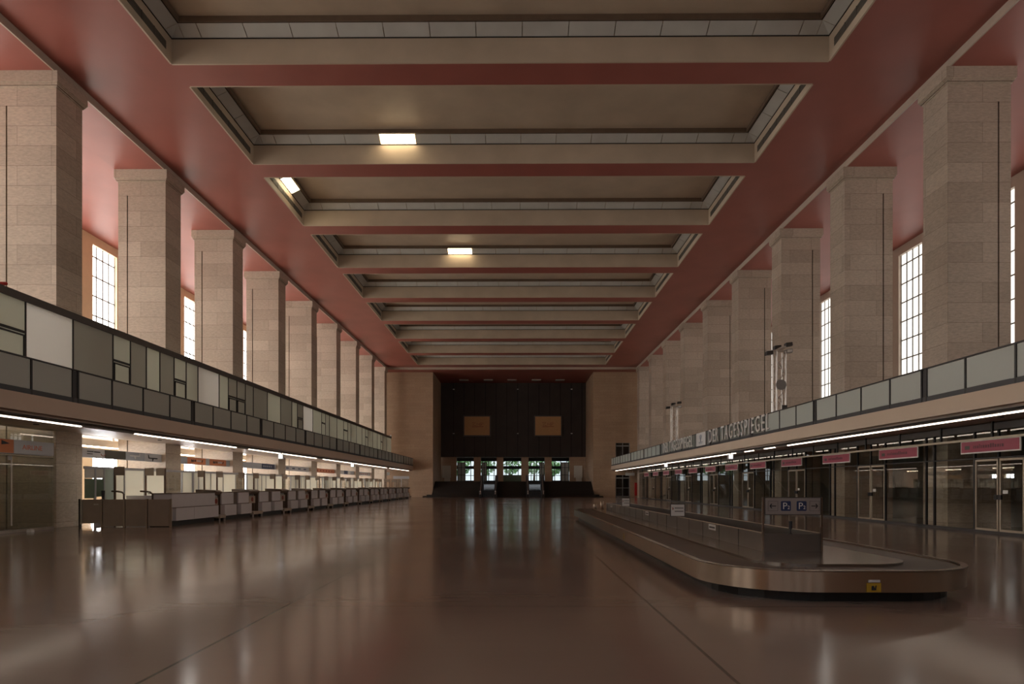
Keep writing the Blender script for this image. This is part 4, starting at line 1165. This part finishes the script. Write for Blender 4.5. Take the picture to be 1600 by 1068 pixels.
# vestibule facade: doors with dark frames
for i, (a, b_) in enumerate(ops):
    a2, b2 = a * FY / 101.8 - .5, b_ * FY / 101.8 + .5
    t_ = struct(B(a2, b2, FY - .05, FY + .05, 5.75, 6.3).build('door_%d' % (i + 2), 'dark_metal'))
    m_ = MB().box(a2, b2, FY - .06, FY + .06, 4.45, 4.95)
    n = 4
    for j in range(n + 1):
        x = a2 + (b2 - a2) * j / n; m_.box(x - .06, x + .06, FY - .06, FY + .06, 2.26, 5.75)
    m_.box(a2, b2, FY - .06, FY + .06, 2.26, 2.5); m_.box(a2, b2, FY - .06, FY + .06, 3.3, 3.38)
    m_.build('door_frame', 'dark_metal', t_)
    B(a2, b2, FY - .01, FY + .01, 2.26, 5.75).build('pane', 'facade_glass', t_)
    if i == 2: pass
prev = -14
mb = MB()
for i, (a, b_) in enumerate(ops + [(14, 14)]):
    a2 = a * FY / 101.8 - .5 if i < 5 else 14
    mb.box(prev, a2, FY - .1, FY + .1, 2.26, 6.3); prev = b_ * FY / 101.8 + .5
struct(mb.build('wall_facade', 'black_cladding'))
o = B(-2.3, .95, 103.6, 104.2, 2.26, 3.35).build('reception_counter', 'green_counter'); tag(o, 'pale green reception counter inside the middle entrance opening', 'counter')
# leaves of inner doors on outer halves of the openings
for (a, b_, w) in ((-9.5, -8.25, 'first'), (-5.6, -4.8, 'second'), (3.7, 4.45, 'fourth'), (7.2, 8.4, 'fifth')):
    t_ = thing('folding_door', 'dark half-open entrance door leaf in the %s opening from the check-in side' % w, 'door', ((a + b_) / 2, 103, 2.26), 'dark door leaves in the entrance openings')
    m_ = MB()
    for j in range(3): x = a + (b_ - a) * j / 2; m_.box(x - .05, x + .05, 103, 103.1, 2.26, 5.4)
    for z in (2.3, 3.3, 4.5, 5.3): m_.box(a, b_, 103, 103.1, z, z + .08)
    m_.build('frame', 'dark_metal', t_)
    B(a, b_, 103.04, 103.06, 2.3, 5.3).build('pane', 'rail_glass_dark', t_)
# ground and trees outside
struct(B(-60, 60, 118, 190, 1.9, 2.2).build('ground_outside', 'asphalt'))
def tree(x, y, h, label, seed):
    r_ = random.Random(seed)
    t_ = thing('tree', label, 'tree', (x, y, 2.2), 'trees outside the entrance')
    MB().tube([(x, y, 2.2), (x + .1, y, 2.2 + h * .4), (x, y, 2.2 + h * .75)], [.25, .18, .08]).build('trunk', 'tree_bark', t_)
    m_ = MB()
    for i in range(260):
        th = r_.uniform(0, 2 * math.pi); ph = math.acos(r_.uniform(-1, 1)); rad = h * .42 * r_.uniform(.55, 1)
        p = Vector((x + rad * math.sin(ph) * math.cos(th), y + rad * math.sin(ph) * math.sin(th), 2.2 + h * .6 + rad * math.cos(ph) * .8))
        u = Vector((r_.uniform(-1, 1), r_.uniform(-1, 1), r_.uniform(-1, 1))).normalized() * .32; v = u.orthogonal().normalized() * .3
        m_.poly([p - u, p - v, p + u, p + v])
    m_.build('crown', 'tree_leaf', t_)
for i, (x, y, h) in enumerate(((-12, 135, 6), (-6.5, 130, 5.5), (-1.6, 138, 6.5), (3.6, 131, 6.5), (7.5, 136, 5.2), (12.5, 132, 6))):
    tree(x, y, h, 'green leafy tree outside the entrance, %s from the check-in side' % nth(i), i)

# doors in the right pier wall
for i, (z0, z1) in enumerate(((0.05, 3.15), (4.5, 7.75))):
    d = struct(B(DX0, DX1, YW + .1, YW + .2, z1 - .5, z1 - .35).build('door_%d' % (7 + i), 'grey_lamella'))
    m_ = MB()
    for x in (DX0, (DX0 + DX1) / 2 - .05, DX1 - .1): m_.box(x, x + .1, YW + .1, YW + .2, z0, z1)
    if i == 0: m_.box(DX0, DX1, YW + .1, YW + .2, z0 + 1.2, z0 + 1.3)
    m_.box(DX0, DX1, YW + .1, YW + .2, z0, z0 + .1)
    m_.build('door_frame', 'grey_lamella', d)
    B(DX0, DX1, YW + .14, YW + .16, z0, z1).build('pane', 'clear_glass', d)
o = MB().box(15.4, 16.7, YW - 1.3, YW - 1.2, 3.05, 3.45).box(15.6, 15.65, YW - 1.27, YW - 1.23, 3.45, 3.82).box(16.4, 16.45, YW - 1.27, YW - 1.23, 3.45, 3.82).build('hanging_sign', 'white_sign'); tag(o, 'small white sign board over the far door on the shop side', 'sign')
o = MB().box(16.55, 17.05, 89.5, 89.9, .25, 2.05).box(16.6, 16.65, 89.55, 89.85, 0, .25).box(16.95, 17.0, 89.55, 89.85, 0, .25).build('fire_cabinet', 'red_enamel'); tag(o, 'tall red cabinet on legs beside the far door on the shop side', 'cabinet')

o = MB().prism_y([(-17.40, 0), (-17.22, 0), (-17.24, .10), (-17.38, .10)], 22.6, 22.75).build('door_stop', 'white_sign')
tag(o, 'small white block on the floor in front of the glass office', 'door stop')
